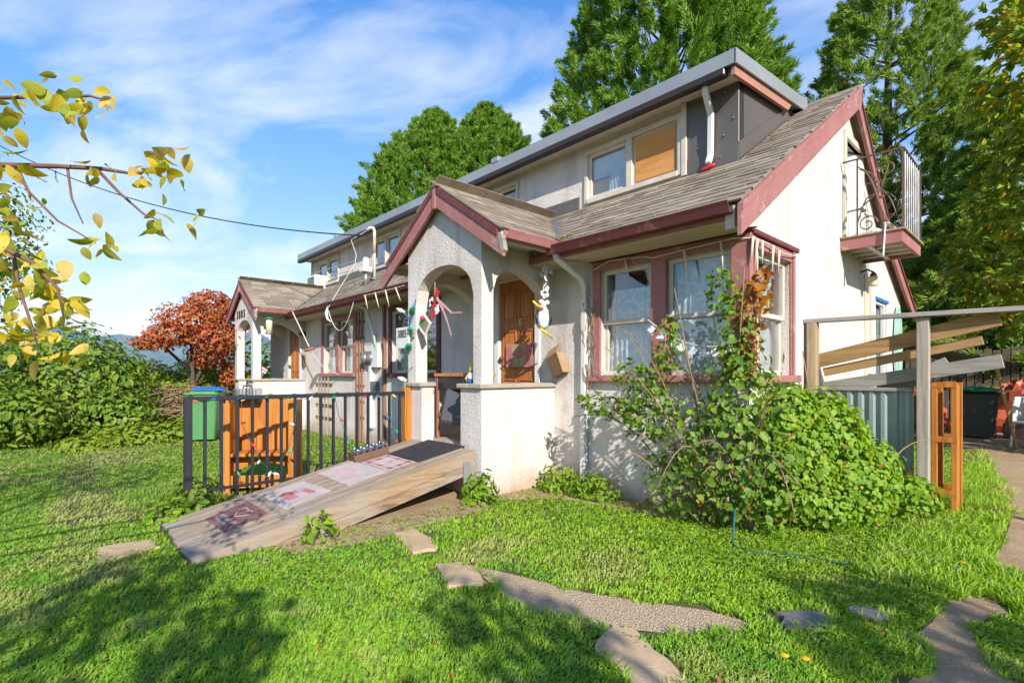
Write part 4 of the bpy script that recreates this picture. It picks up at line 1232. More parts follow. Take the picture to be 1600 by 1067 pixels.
# small clear cage on top of the seat
Mk = Mc @ Matrix.Translation((-.24, .05, 1.032))
kg = thing('pet_carrier', 'small clear plastic carrier with blue base resting on the wooden seat', 'carrier', tuple(Mk @ Vector((0, 0, 0))))
mb = MB(); mb.box((-.16, -.10, 0), (.16, .12, .035), .012, Mk); part('base', mb, M['plastic_blue'], kg)
mb = MB(); mb.box((-.155, -.095, .036), (.155, .115, .125), .022, Mk); part('cover', mb, M['clear_plastic'], kg)
mb = MB()
for k in range(8): mb.box((-.14 + .04 * k - .003, -.100, .04), (-.14 + .04 * k + .003, -.096, .12), 0, Mk)
part('bars', mb, M['plastic_dark'], kg)['kind'] = 'stuff'
mb = MB(); mb.tube([Mk @ Vector(p) for p in ((-.05, .01, .125), (-.045, .01, .155), (.045, .01, .155), (.05, .01, .125))], .008, 6); part('handle', mb, M['plastic_dark'], kg)
mb = MB(); mb.box((-.06, -.103, .02), (-.02, -.09, .06), .004, Mk); part('latch', mb, M['plastic_dark'], kg)

# ------------------------------------------------------------------ wheelie bins
def bin_(label, loc, rot, body, lid, h=.93, w=.52, d=.56, group=None):
    th = thing('wheelie_bin', label, 'bin', loc, group)
    Mb = Matrix.Translation(loc) @ Matrix.Rotation(math.radians(rot), 4, 'Z')
    b0, t0 = .42, .5
    mb = MB(); n = 8
    def ring(s, z):
        out = []
        for (sx, sy) in ((-1, -1), (1, -1), (1, 1), (-1, 1)):
            out += [Mb @ Vector((sx * (w * s - .02), sy * d * s, z)), Mb @ Vector((sx * w * s, sy * (d * s - .02), z))] if sx * sy > 0 else [Mb @ Vector((sx * w * s, sy * (d * s - .02), z)), Mb @ Vector((sx * (w * s - .02), sy * d * s, z))]
        return out
    rs = [ring(.40, .05), ring(.5, h - .08), ring(.53, h - .079), ring(.53, h - .035)]
    vs = [v for q in rs for v in q]
    fs = [(q * 8 + i, q * 8 + (i + 1) % 8, (q + 1) * 8 + (i + 1) % 8, (q + 1) * 8 + i) for q in range(3) for i in range(8)] + [tuple(range(7, -1, -1)), tuple(24 + i for i in range(8))]
    mb.add(vs, fs); bd_ = part('body', mb, M[body], th)
    mb = MB()
    mb.box((-w * .55, -d * .57, h - .034), (w * .55, d * .55, h - .004), .012, Mb); mb.box((-w * .42, -d * .42, h - .006), (w * .42, d * .40, h + .022), .012, Mb)
    part('lid', mb, M[lid], th)
    mb = MB(); mb.tube([Mb @ Vector((-w * .4, d * .60, h - .06)), Mb @ Vector((w * .4, d * .60, h - .06))], .016, 8)
    for s in (-1, 1): mb.box((s * w * .38 - .015, d * .5, h - .08), (s * w * .38 + .015, d * .61, h - .045), .004, Mb)
    part('handle', mb, M[body], th)
    for s in (-1, 1):
        mb = MB(); mb.lathe([(.07, -.02), (.09, -.015), (.09, .015), (.07, .02)], Mb @ Vector((s * (w * .40 + .03), d * .36, .09)), 14, (Mb.to_3x3() @ Matrix.Rotation(math.radians(90), 3, 'Y'))); part('wheel', mb, M['plastic_dark'], th)
    return th
bin_('bright green wheelie bin standing on the lawn near the far porch', (-9.35, -2.12, 0), 60, 'plastic_green', 'plastic_lime')
mb = MB(); Mq = Matrix.Translation((-9.42, -2.02, .955)) @ Matrix.Rotation(math.radians(65), 4, 'Z')
mb.box((-.30, -.22, 0), (.26, .22, .05), .02, Mq); mb.box((-.24, -.17, .05), (.20, .17, .075), .012, Mq)
solo('blue_lid', mb, M['plastic_blue'], 'loose blue plastic lid lying on top of the green bin', 'lid')

# ------------------------------------------------------------------ near porch contents
tb = thing('side_table', 'orange topped wooden table standing inside the near porch', 'table', (-3.12, -.66, .5))
mb = MB(); mb.box((-3.42, -.89, 1.25), (-2.80, -.42, 1.29), .006); part('table_top', mb, M['pine_orange'], tb)
for (x, y) in ((-3.38, -.86), (-2.84, -.86), (-3.38, -.46), (-2.84, -.46)):
    mb = MB(); mb.bar((x, y, .5), (x, y, 1.25), .035, .035, c=.004); part('leg', mb, M['lattice'], tb)
mb = MB(); mb.box((-3.36, -.875, .76), (-2.86, -.85, .81), .004); part('stretcher', mb, M['lattice'], tb)
mb = MB(); mb.box((-3.36, -.87, 1.10), (-2.86, -.845, 1.249), .004); part('apron', mb, M['plastic_dark'], tb)
st = thing('tub_chair', 'grey and black plastic tub chair tucked under the porch table', 'chair', (-3.05, -.68, .5))
mb = MB()
Ms = Matrix.Translation((-3.02, -.83, .93)) @ Matrix.Rotation(math.radians(-12), 4, 'X') @ Matrix.Rotation(math.radians(30), 4, 'Z')
mb.box((-.17, -.035, -.24), (.13, .035, .17), .03, Ms); part('backrest', mb, M['plastic_grey'], st)
mb = MB(); mb.box((-.14, .03, -.24), (.26, .24, .15), .05, Ms); part('shell', mb, M['plastic_dark'], st)
for (x, y) in ((-3.2, -.62), (-2.94, -.74), (-3.1, -.5), (-2.86, -.6)):
    mb = MB(); mb.tube([(x, y, .5), (x * .6 - 3.05 * .4, y * .6 - .65 * .4, .82)], .014, 6); part('leg', mb, M['galv'], st)
gn = thing('garden_figurine', 'small painted garden figurine in blue and white on the porch wall cap', 'figurine', (-2.49, -1.02, 1.18))
mb = MB(); mb.lathe([(.055, 0), (.06, .02), (.052, .07), (.035, .11)], (-2.49, -1.02, 1.18), 12); part('body', mb, M['plastic_blue'], gn, True)
mb = MB(); mb.lathe([(.044, .045), (.05, .06), (.045, .09), (.03, .115)], (-2.485, -1.028, 1.18), 12); part('beard', mb, M['ornament_white'], gn, True)
mb = MB(); mb.blob((-2.49, -1.02, 1.31), .032, 10, 6); part('head', mb, M['skin'], gn, True)
mb = MB(); mb.lathe([(.036, .135), (.034, .15), (.018, .20), (.004, .235)], (-2.49, -1.02, 1.18), 12); part('hat', mb, M['yellow'], gn, True)
for s in (-1, 1):
    mb = MB(); mb.tube([(-2.49 + s * .045, -1.02, 1.28), (-2.49 + s * .07, -1.04, 1.245), (-2.49 + s * .05, -1.07, 1.225)], [.018, .016, .012], 8); part('arm', mb, M['skin'], gn, True)
mb = MB(); mb.box((-3.70, -1.17, .40), (-3.58, -1.105, 1.12), .008)
solo('wooden_post', mb, M['pine_orange'], 'short orange timber post standing against the porch pillar at the railing end', 'post')
bulb_string('yellow_cord', 'yellow cord hanging down the short orange post', [[(-3.61, -1.18, 1.2), (-3.60, -1.185, 1.12), (-3.57, -1.19, .95), (-3.60, -1.185, .72), (-3.585, -1.18, .5), (-3.56, -1.15, .44)]], [], wire='yellow')['category'] = 'cord'

# ornaments at the near porch
wh = thing('hanging_ornament', 'red and white maple leaf whirligig with streamers hanging in the porch arch', 'ornament', (-3.2, -1.0, 2.05))
mb = MB(); mb.tube([(-3.2, -1.02, 2.36), (-3.2, -1.02, 2.24)], .003, 5); part('cord', mb, M['cable_white'], wh)
for (c, s, a, mt) in (((-3.17, -1.02, 2.22), .075, 10, 'red'), ((-3.26, -1.03, 2.13), .07, 60, 'ornament_white'), ((-3.22, -1.03, 2.10), .08, -25, 'red'), ((-3.24, -1.02, 1.99), .095, 12, 'red'), ((-3.14, -1.03, 2.03), .07, 70, 'ornament_white'), ((-3.33, -1.02, 2.08), .06, 30, 'plastic_grey')):
    ca, sa = math.cos(math.radians(a)), math.sin(math.radians(a))
    pts, off = star_leaf(c, (ca, 0, sa), (-sa, 0, ca), s, (0, 1, 0)); mb = MB(); mb.prism(pts, tuple(off)); part('leaf_blade', mb, M[mt], wh)
for (q, mt) in ((((-3.16, -1.02, 2.16), (-3.02, -1.0, 2.06), (-2.92, -.98, 1.98), (-2.74, -.97, 1.97)), 'cloth_pink'), (((-3.16, -1.02, 2.18), (-3.06, -1.0, 2.02), (-2.99, -.99, 1.88), (-2.93, -.98, 1.72)), 'cloth_pink')):
    mb = MB()
    for i, (a, b) in enumerate(zip(q, q[1:])): mb.bar(a, b, .003, .034 - .010 * i, (0, 0, 1), 0, .003)
    part('streamer', mb, M[mt], wh)
mb = MB(); mb.tube([(-3.46, -1.12, 2.18), (-3.50, -1.125, 2.05), (-3.56, -1.125, 1.95), (-3.60, -1.12, 1.85)], [.006, .014, .012, .004], 6)
solo('ribbon', mb, M['plastic_blue'], 'twisted blue ribbon hanging on the porch pillar beside the arch', 'ribbon')
kt = thing('picture_ornament', 'diamond tilted white framed ornament with red and green hung on porch pillar', 'ornament', (-3.24, -1.08, 1.8))
Mk2 = Matrix.Translation((-3.27, -1.12, 1.86)) @ Matrix.Rotation(math.radians(40), 4, 'Y')
mb = MB()
for (a, b) in (((-.10, -.01, .075), (.10, .01, .095)), ((-.10, -.01, -.095), (.10, .01, -.075)), ((-.10, -.01, -.074), (-.085, .01, .074)), ((.085, -.01, -.074), (.10, .01, .074))): mb.box(a, b, 0, Mk2)
part('frame', mb, M['ornament_white'], kt)
mb = MB(); mb.box((-.084, -.004, -.074), (.0, .004, .074), 0, Mk2); part('picture', mb, M['plastic_green'], kt)
mb = MB(); mb.box((.001, -.004, -.074), (.084, .004, .074), 0, Mk2); part('picture', mb, M['cardboard'], kt)
mb = MB(); mb.blob(Mk2 @ Vector((-.06, -.02, .05)), .03, 8, 5); part('bow', mb, M['red'], kt)
mb = MB(); mb.tube([Mk2 @ Vector((-.09, 0, .09)), (-3.40, -1.105, 1.92)], .004, 5); part('hanger', mb, M['cable_white'], kt)
sg = thing('number_sign', 'white sign with black house numbers beside the near porch pillar', 'sign', (-3.78, -1.0, 1.6))
mb = MB(); mb.box((-3.90, -1.135, 1.60), (-3.60, -1.118, 1.86), .003); mb.box((-3.66, -1.12, 1.70), (-3.62, -1.098, 1.76)); part('plate', mb, M['white_paint'], sg)
mb = MB(); text_mb('3885', .135, Matrix.Translation((-3.75, -1.137, 1.775)) @ RF @ Matrix.Diagonal((.82, 1, 1, 1)), .003, mb); part('numbers', mb, M['numeral'], sg)
gb = [((-3.57, -1.13, 2.02), (.8, -.2, .35), 'green_bulb', 1.7), ((-3.61, -1.13, 1.83), (.9, -.2, -.1), 'green_bulb', 1.5), ((-3.66, -1.13, 1.60), (.9, -.2, .2), 'green_bulb', 1.8), ((-3.68, -1.14, 2.04), (-.5, -.4, .3), 'ornament_white', 1.2), ((-3.52, -1.13, 1.78), (.6, -.2, -.2), 'green_bulb', .8), ((-3.64, -1.14, 1.20), (-.5, -.3, .2), 'ornament_white', 1.3)]
bulb_string('string_lights', 'string of large green bulbs hanging down the porch pillar by the number sign', [[(-3.52, -1.12, 2.12), (-3.57, -1.13, 2.02), (-3.60, -1.13, 1.83), (-3.64, -1.13, 1.6), (-3.62, -1.13, 1.4), (-3.64, -1.13, 1.2), (-3.62, -1.15, 1.1)], [(-3.66, -1.125, 1.68), (-3.52, -1.115, 1.72), (-3.485, -1.0, 1.76)], [(-3.66, -1.125, 1.3), (-3.55, -1.12, 1.36), (-3.485, -.98, 1.43)]], gb)

# flag mat on the near door
fm = thing('flag_banner', 'red and tan maple leaf flag mat hung on the near front door', 'banner', (-2.80, -.01, 1.46))
mb = MB(); mb.box((-3.06, -.012, 1.37), (-2.58, -.002, 1.66)); part('cloth', mb, M['flag_tan'], fm)
for (a, b) in ((-3.065, -2.95), (-2.70, -2.575)):
    mb = MB(); mb.box((a, -.016, 1.365), (b, -.0121, 1.665)); part('red_band', mb, M['mat_red'], fm)
pts, off = star_leaf((-2.825, -.0125, 1.52), (1, 0, 0), (0, 0, 1), .095, (0, -1, 0), .004); mb = MB(); mb.prism(pts, tuple(off)); part('maple_leaf', mb, M['mat_red'], fm)

# penguin ornament and the string of white blossoms above it
pg = thing('penguin_ornament', 'painted metal penguin ornament with yellow scarf hanging beside the arch', 'ornament', (-2.1, -.34, 1.75))
mb = MB(); mb.lathe([(.02, -.16), (.075, -.13), (.098, -.05), (.085, .04), (.05, .10), (.02, .12)], (-2.1, -.34, 1.93), 14, Matrix.Diagonal((.55, 1, 1))); part('body', mb, M['plastic_mid'], pg, True)
mb = MB(); mb.lathe([(.012, -.15), (.062, -.12), (.082, -.05), (.07, .05), (.03, .10)], (-2.07, -.35, 1.93), 14, Matrix.Diagonal((.55, .92, 1))); part('belly', mb, M['ornament_white'], pg, True)
mb = MB(); mb.blob((-2.1, -.34, 2.05), (.04, .05, .045), 10, 6); part('head', mb, M['ornament_white'], pg, True)
for s in (-1, 1):
    mb = MB(); mb.blob((-2.07, -.34 + s * .045, 2.075), (.016, .042, .026), 8, 5); part('bow_loop', mb, M['ornament_white'], pg, True)
    mb = MB(); mb.tube([(-2.09, -.34 + s * .085, 1.98), (-2.08, -.34 + s * .115, 1.9), (-2.08, -.34 + s * .10, 1.82)], [.012, .016, .006], 6); part('wing', mb, M['plastic_dark'], pg, True)
mb = MB(); mb.tube([(-2.08, -.38, 2.0), (-2.07, -.46, 2.03), (-2.07, -.52, 2.07)], [.018, .016, .010], 8); part('beak', mb, M['yellow'], pg, True)
mb = MB(); mb.blob((-2.05, -.40, 1.99), (.012, .035, .022), 8, 5); part('scarf', mb, M['red'], pg, True)
mb = MB(); mb.tube([(-2.08, -.40, 1.78), (-2.07, -.32, 1.74), (-2.06, -.22, 1.68)], [.012, .016, .008], 6); part('scarf_tail', mb, M['yellow'], pg, True)
mb = MB(); mb.tube([(-2.1, -.34, 2.08), (-2.1, -.33, 2.16)], .004, 5); part('hook', mb, M['iron'], pg)
bf = thing('blossom_garland', 'string of white artificial blossoms hanging from the porch gutter', 'garland', (-2.1, -.3, 2.12))
mb = MB(); mb.tube([(-1.92, -.36, 2.62), (-2.0, -.33, 2.6), (-2.08, -.26, 2.58), (-2.1, -.22, 2.52), (-2.1, -.28, 2.42), (-2.1, -.32, 2.3), (-2.1, -.33, 2.14)], .007, 6); part('stem', mb, M['rope'], bf)
r = random.Random(9)
for k in range(22):
    t_ = k / 21; c = (-2.09 + r.uniform(-.03, .04), -.30 + r.uniform(-.055, .055), 2.50 - .36 * t_)
    mb = MB()
    for q in range(5):
        a = q * 1.257 + r.random(); mb.blob((c[0] + .012, c[1] + .017 * math.cos(a), c[2] + .017 * math.sin(a)), (.008, .014, .014), 6, 4)
    part('blossom', mb, M['ornament_white'], bf)

# tilted wooden box on the wall
bxo = thing('wall_box', 'tilted brown wooden box leaning on the wall above the porch cap', 'box', (-2.12, -.1, 1.2))
Mx_ = Matrix.Translation((-2.125, -.085, 1.40)) @ Matrix.Rotation(math.radians(-24), 4, 'Y')
mb = MB(); mb.box((-.085, -.05, -.15), (.085, .06, .10), .004, Mx_); part('case', mb, M['brown_box'], bxo)
mb = MB(); mb.box((.086, -.055, -.15), (.105, .06, .10), .003, Mx_); part('side', mb, M['cardboard'], bxo)
mb = MB(); mb.prism([Mx_ @ Vector(p) for p in ((-.085, -.05, .101), (.10, -.05, .101), (.10, .06, .20), (-.085, .06, .20))], tuple(Mx_.to_3x3() @ Vector((0, 0, .012)))); part('flap', mb, M['cardboard'], bxo)

# ------------------------------------------------------------------ corner window dressing
def icicle(mb, c, l, lean=0.0, r0=.013):
    mb.tube([c, (c[0] + lean * .5, c[1], c[2] - l * .5), (c[0] + lean, c[1], c[2] - l)], [r0, r0 * .75, .002], 7)
def icicles(label, wire, cs, group='icicle garlands along the eaves'):
    th = thing('icicle_garland', label, 'garland', wire[0], group)
    mb = MB(); mb.tube(wire, .006, 5); part('wire', mb, M['cable_white'], th)
    for (c, l, ln) in cs:
        mb = MB(); icicle(mb, c, l, ln); part('icicle', mb, M['icicle'], th, True)
icicles('cream plastic icicle garland pinned along the top of the corner window', [(-1.62, -.045, 2.40), (-1.4, -.06, 2.46), (-1.0, -.045, 2.44), (-.9, -.045, 2.41), (-.5, -.045, 2.43), (-.1, -.06, 2.44), (.05, -.03, 2.42), (.06, .3, 2.42), (.06, .6, 2.39), (.055, .98, 2.42)],
        [((-1.21, -.062, 2.46), .24, .06), ((-.56, -.06, 2.42), .28, .05), ((-.21, -.065, 2.43), .27, .02), ((.055, -.045, 2.43), .22, -.02), ((.06, .03, 2.42), .26, -.02), ((.065, .36, 2.42), .26, -.01), ((.065, .5, 2.40), .22, -.01), ((.065, .12, 2.42), .2, .0)])
icicles('cream plastic icicle garland hanging under the gutter beside the near porch', [(-6.0, -.545, 2.57), (-5.4, -.55, 2.56), (-4.7, -.545, 2.57)],
        [((-5.93, -.55, 2.57), .24, .10), ((-5.58, -.55, 2.57), .26, .13), ((-5.25, -.55, 2.57), .27, .12), ((-4.94, -.55, 2.57), .22, .15)])
bt = thing('paper_bunting', 'white paper cut out bunting strung across the corner window', 'bunting', (-.5, -.14, 1.4))
strp = [(-.90 + .84 * k / 16, -.12 - .03 * math.sin(k * .2), 1.80 - .30 * math.sin(math.pi * .62 * k / 16) + .03 * (k / 16) ** 2) for k in range(17)]
mb = MB(); mb.tube(strp, .006, 6); part('string', mb, M['rope'], bt)
for k in range(8):
    c = strp[2 * k + 1]; pts, off = star_leaf((c[0], c[1] - .004, c[2] - .065), (.97, .1 * math.sin(k), .2 * math.sin(k * 2)), (0, .12, 1), .062, (0, -1, 0), .003)
    mb = MB(); mb.prism(pts, tuple(off)); part('paper_leaf', mb, M['ornament_white'], bt)
vn = thing('dead_vine', 'dry brown vine clinging to the edge of the corner window', 'vine', (-1.66, -.06, 1.0))
r = random.Random(3)
for q in range(7):
    x, z = -1.70 + r.uniform(-.02, .05), 1.3 + r.uniform(-.4, .3); pts = []
    for k in range(14):
        pts.append((x, -.05 - r.random() * .03, z)); x += r.uniform(-.035, .04); z += r.uniform(.03, .09)
        if z > 2.5: x += .06
    pts = [p for p in pts if p[2] < 2.52]
    if len(pts) > 2:
        mb = MB(); mb.tube(pts, .005, 5); part('stem', mb, M['dead_stem'], vn)

def cloth(name, T, u0, u1, z0, z1, d, mat, label, folds=9, amp=.018, group=None):
    mb = MB(); nu, nz = 40, 10; vs = []
    for j in range(nz + 1):
        for i in range(nu + 1):
            u = u0 + (u1 - u0) * i / nu; z = z0 + (z1 - z0) * j / nz
            w = amp * (1.2 - .6 * j / nz) * math.sin(i / nu * folds * 6.283 + .8 * math.sin(j * .7)) + .008 * math.sin(i * 1.7 + j)
            vs.append(T(u, d + w, z))
    fs = [(j * (nu + 1) + i, j * (nu + 1) + i + 1, (j + 1) * (nu + 1) + i + 1, (j + 1) * (nu + 1) + i) for j in range(nz) for i in range(nu)]
    mb.add(vs, fs); return solo(name, mb, M[mat], label, 'curtain', group, True)
cloth('curtain', TY, -1.54, -.95, 1.28, 2.18, -.16, 'lace', 'patterned lace curtain behind one lite of the corner front window')
cloth('curtain', TY, -.78, -.17, 1.28, 1.80, -.155, 'cloth_white', 'white sheet hung across the lower sash of the corner front window', 5)
cloth('curtain', TY, -.78, -.17, 1.75, 2.37, -.21, 'lace', 'lace curtain behind the upper sash above the white sheet')
cloth('curtain', TX, .15, .90, 1.28, 2.3, -.16, 'cloth_white', 'pale curtain in the gable half of the corner window', 7)
cloth('curtain', TY, -8.92, -8.28, 1.32, 2.34, -.16, 'cloth_white', 'pale curtain in the pink framed window, on the far porch side', 7)
cloth('curtain', TY, -8.14, -7.52, 1.32, 2.34, -.16, 'cloth_white', 'pale curtain in the pink framed window, on the brown lattice side', 7)
cloth('curtain', TY, -6.0, -5.4, 1.32, 1.8, -.16, 'lace', 'short lace curtain in the maroon framed window beside the near porch', 7)
cloth('curtain', TD, -2.42, -1.86, 3.59, 4.16, -.058, 'cloth_white', 'plain white sheet covering one dormer pane beside the plywood', 3, .004)
cloth('curtain', TD, -7.84, -7.36, 3.6, 4.16, -.10, 'lace', 'patterned curtain in the dormer window behind the mast', 5)
mb = MB(); mb.box((-2.40, .938, 3.63), (-2.14, .944, 3.83), 0, ); solo('cardboard_piece', mb, M['cardboard'], 'piece of grey brown cardboard standing in the sheeted dormer pane', 'cardboard')
mb = MB(); mb.box((-1.72, .898, 3.615), (-1.19, .914, 4.135)); solo('plywood_board', mb, M['plywood'], 'orange plywood sheet boarding up one dormer window pane', 'board')
mb = MB(); mb.lathe([(.02, 0), (.024, .02), (.024, .12), (.012, .16)], (-.83, .80, roofz(.80) + .035), 10, Matrix.Rotation(math.radians(80), 3, 'Y')); solo('plastic_bottle', mb, M['red'], 'red plastic bottle lying on the shingles under the dormer downspout', 'bottle', smooth=True)

# ------------------------------------------------------------------ services on the front wall
em = thing('electric_meter', 'pair of round glass electric meters with a white box on the front wall', 'meter', (-6.7, -.1, 1.3))
mb = MB(); mb.box((-6.62, -.09, 1.40), (-6.38, .0, 1.82), .006); part('box', mb, M['white_paint'], em)
for x in (-6.90, -6.66):
    mb = MB(); mb.lathe([(.085, 0), (.085, .03), (.10, .04), (.10, .07), (.09, .10), (.05, .125), (.0, .13)], (x, -.02, 1.57), 18, Matrix.Rotation(math.radians(90), 3, 'X')); part('meter_dial', mb, M['galv'], em, True)
mb = MB(); mb.box((-7.0, -.02, 1.45), (-6.625, -.001, 1.70)); part('back_plate', mb, M['galv'], em)
mb = MB(); mb.box((-6.77, -.07, .3), (-6.67, -.0, 1.449), .01); part('conduit', mb, M['white_paint'], em)
mb = MB(); mb.tube([(-6.56, -.06, 1.82), (-6.56, -.06, 2.0), (-6.60, -.2, 2.45), (-6.6, -.38, 2.52)], .035, 10); part('conduit', mb, M['white_paint'], em, True)
mb = MB(); mb.box((-6.68, -.08, .95), (-6.48, -.0, 1.15), .006); part('junction_box', mb, M['galv'], em)
lt = thing('brown_trellis', 'brown wooden lattice trellis fixed between pink window and meters', 'trellis', (-7.15, -.05, .3))
for x in (-7.32, -7.2, -7.08):
    mb = MB(); mb.box((x - .02, -.05, .02), (x + .02, -.025, 2.45), .003); part('upright', mb, M['lattice'], lt)
for k in range(7):
    z = .45 + .3 * k; mb = MB(); mb.box((-7.36, -.024, z), (-7.04, -.002, z + .035), .003); part('cross_bar', mb, M['lattice'], lt)
mb = MB(); mb.box((-6.29, -.05, .02), (-6.22, -.001, 2.5), .006); part('downspout', mb, M['lattice'], house, label='narrow brown downspout')
tl = thing('bamboo_trellis', 'thin stick trellis against the wall between far porch and pink window', 'trellis', (-8.9, -.08, .0))
for x in (-9.1, -8.95, -8.78, -8.6):
    mb = MB(); mb.tube([(x, -.06, 0), (x + .02, -.055, 1.22)], .012, 6); part('stick', mb, M['fence_wood'], tl)
for z in (.35, .62, .85, 1.06):
    mb = MB(); mb.box((-9.3, -.045, z), (-8.45, -.02, z + .03), .003); part('cross_bar', mb, M['old_fence'], tl)
mast = thing('service_mast', 'rusty white electric service mast rising through the roof', 'mast', (-7.2, .28, 3.0))
mb = MB(); mb.tube([(-7.24, .3, roofz(.3) - .02), (-7.24, .3, 4.06), (-7.25, .28, 4.11), (-7.30, .24, 4.12), (-7.35, .2, 4.07)], .028, 10); part('pipe', mb, M['white_paint'], mast, True)
mb = MB(); mb.tube([(-7.24, .3, 3.62), (-7.24, .3, 3.98)], .030, 10); part('rust_band', mb, M['rusty'], mast, True)
mb = MB(); mb.lathe([(.10, 0), (.09, .02), (.045, .05)], (-7.24, .3, roofz(.3) + .0), 12); part('flashing', mb, M['galv'], mast)
mb = MB(); mb.tube([(-7.35, .2, 4.07), (-7.5, .1, 3.98), (-7.62, 0, 3.9), (-7.5, .05, 3.6), (-7.45, .0, 3.4)], .006, 6); part('loop_wire', mb, M['cable_white'], mast)
vp = thing('roof_vent', 'white vent box on a short pipe standing on the shingles', 'vent', (-7.1, .02, 2.9))
mb = MB(); mb.tube([(-7.1, .05, roofz(.05) - .01), (-7.1, .05, 3.22)], .045, 10); part('pipe', mb, M['galv'], vp, True)
mb = MB(); mb.box((-7.19, -.04, 3.2), (-7.01, .14, 3.30), .01); mb.box((-7.14, .0, 3.3), (-7.06, .10, 3.48), .02); part('head', mb, M['white_paint'], vp)
def wire(label, a, b, sag, r, mat, n=24, name='overhead_wire'):
    a, b = Vector(a), Vector(b)
    mb = MB(); mb.tube([a.lerp(b, k / n) - Vector((0, 0, sag * 4 * (k / n) * (1 - k / n))) for k in range(n + 1)], r, 6); return solo(name, mb, M[mat], label, 'wire')
wire('black service wire running from the roof mast out over the lawn', (-7.28, .2, 3.95), (-19.3, -6.6, 8.6), .75, .013, 'cable')
wire('thin cable stretched from the gable end up towards the tall trees', (.12, 3.35, 4.3), (.6, 16.5, 13.5), .25, .006, 'cable')
wire('dark cable crossing above the gable peak to the trees', (.12, 2.95, 4.72), (-1.6, 16.0, 13.2), .2, .008, 'cable')
wire('thin white wire looping from the roof vent down to the eave', (-7.45, .0, 3.4), (-7.4, -.58, 2.45), -.02, .005, 'cable_white')
mb = MB(); mb.tube([(-7.4, -.56, 2.52), (-7.36, -.6, 2.40), (-7.26, -.62, 2.28), (-7.14, -.6, 2.22)], [.015, .03, .022, .006], 8)
solo('cable_tail', mb, M['cable_white'], 'bulky white cable end dangling below the gutter by the brown lattice', 'cable', smooth=True)
wire('slack white cable hanging in a loop below the gutter', (-7.36, -.56, 2.45), (-6.35, -.55, 2.5), .42, .007, 'cable_white')
rp = thing('rope_pulley', 'white rope with a wooden disc hanging from the gutter by the far porch', 'rope', (-8.8, -.5, 1.7))
mb = MB(); mb.tube([(-9.27, -.54, 2.6), (-8.45, -.5, 1.83)], .012, 6); part('rope', mb, M['rope'], rp)
mb = MB(); mb.lathe([(.0, -.03), (.10, -.028), (.115, 0), (.10, .028), (0, .03)], (-8.42, -.5, 1.78), 16, Matrix.Rotation(math.radians(20), 3, 'X')); part('disc', mb, M['lattice'], rp, True)
mb = MB(); mb.tube([(-8.42, -.5, 1.76), (-8.2, -.3, 1.4), (-8.0, -.06, 1.26)], .006, 5); part('rope_tail', mb, M['rope'], rp)
fd = thing('bird_feeder', 'yellow tube bird feeder with green cap hanging at the far porch', 'bird feeder', (-9.7, -.86, 2.1))
mb = MB(); mb.lathe([(.065, 2.17), (.065, 2.46)], (-9.72, -.87, 0), 14); part('tube', mb, M['icicle'], fd, True)
mb = MB(); mb.lathe([(.10, 2.455), (.09, 2.475), (.03, 2.50), (.0, 2.505)], (-9.72, -.87, 0), 14); part('cap', mb, M['tarp_green'], fd, True)
mb = MB(); mb.lathe([(.075, 2.14), (.075, 2.17)], (-9.72, -.87, 0), 14); part('base', mb, M['galv'], fd, True)
mb = MB(); mb.tube([(-9.72, -.87, 2.5), (-9.7, -.87, 2.62)], .004, 5); part('hanger', mb, M['iron'], fd)
ac = thing('air_conditioner', 'small white air conditioner sticking out of the farthest dormer window', 'air conditioner', (-11.3, .75, roofz(.7)))
mb = MB(); mb.box((-11.48, .60, 3.45), (-10.98, .93, 3.80), .012); part('case', mb, M['white_paint'], ac)
for k in range(5):
    mb = MB(); mb.box((-11.44, .588, 3.50 + .055 * k), (-11.02, .599, 3.525 + .055 * k)); part('grille_slat', mb, M['plastic_grey'], ac)
mb = MB(); mb.tube([(-11.9, -.08 + .9, 3.95), (-9.2, .78, 3.86)], .006, 5); solo('clothes_line', mb, M['cable_white'], 'thin white line strung along the far end of the dormer wall', 'line')
# things on the far porch
fp = thing('flower_pot', 'pale blue pot with a small striped flag on the far porch wall', 'pot', (-10.2, -.9, 1.18))
mb = MB(); mb.lathe([(.05, 0), (.075, .13), (.08, .14), (.06, .14)], (-10.18, -.92, 1.18), 14); part('pot', mb, M['teal_paint'], fp, True)
Mf = Matrix.Translation((-10.18, -.92, 1.42)) @ Matrix.Rotation(math.radians(-35), 4, 'X')
for k in range(5):
    mb = MB(); mb.box((-.004, -.10, -.07 + .028 * k), (.004, .16, -.044 + .028 * k), 0, Mf); part('flag_stripe', mb, M['red' if k % 2 == 0 else 'ornament_white'], fp)
mb = MB(); mb.tube([(-10.18, -.92, 1.25), (-10.18, -.92, 1.42)], .006, 5); part('stick', mb, M['fence_wood'], fp)
mb = MB(); mb.lathe([(.0, -.05), (.05, -.04), (.07, 0), (.05, .04), (.03, .06), (.03, .1)], (-10.0, -.04, 2.2), 12, Matrix.Rotation(math.radians(90), 3, 'X')); solo('porch_lamp', mb, M['plastic_dark'], 'dark round lamp on the wall inside the far porch', 'lamp', smooth=True)
mb = MB(); mb.box((-10.12, -.05, 1.45), (-9.98, -.001, 1.72), .006) ; solo('letter_box', mb, M['brown_box'], 'dark brown letter box on the wall inside the far porch', 'letter box')

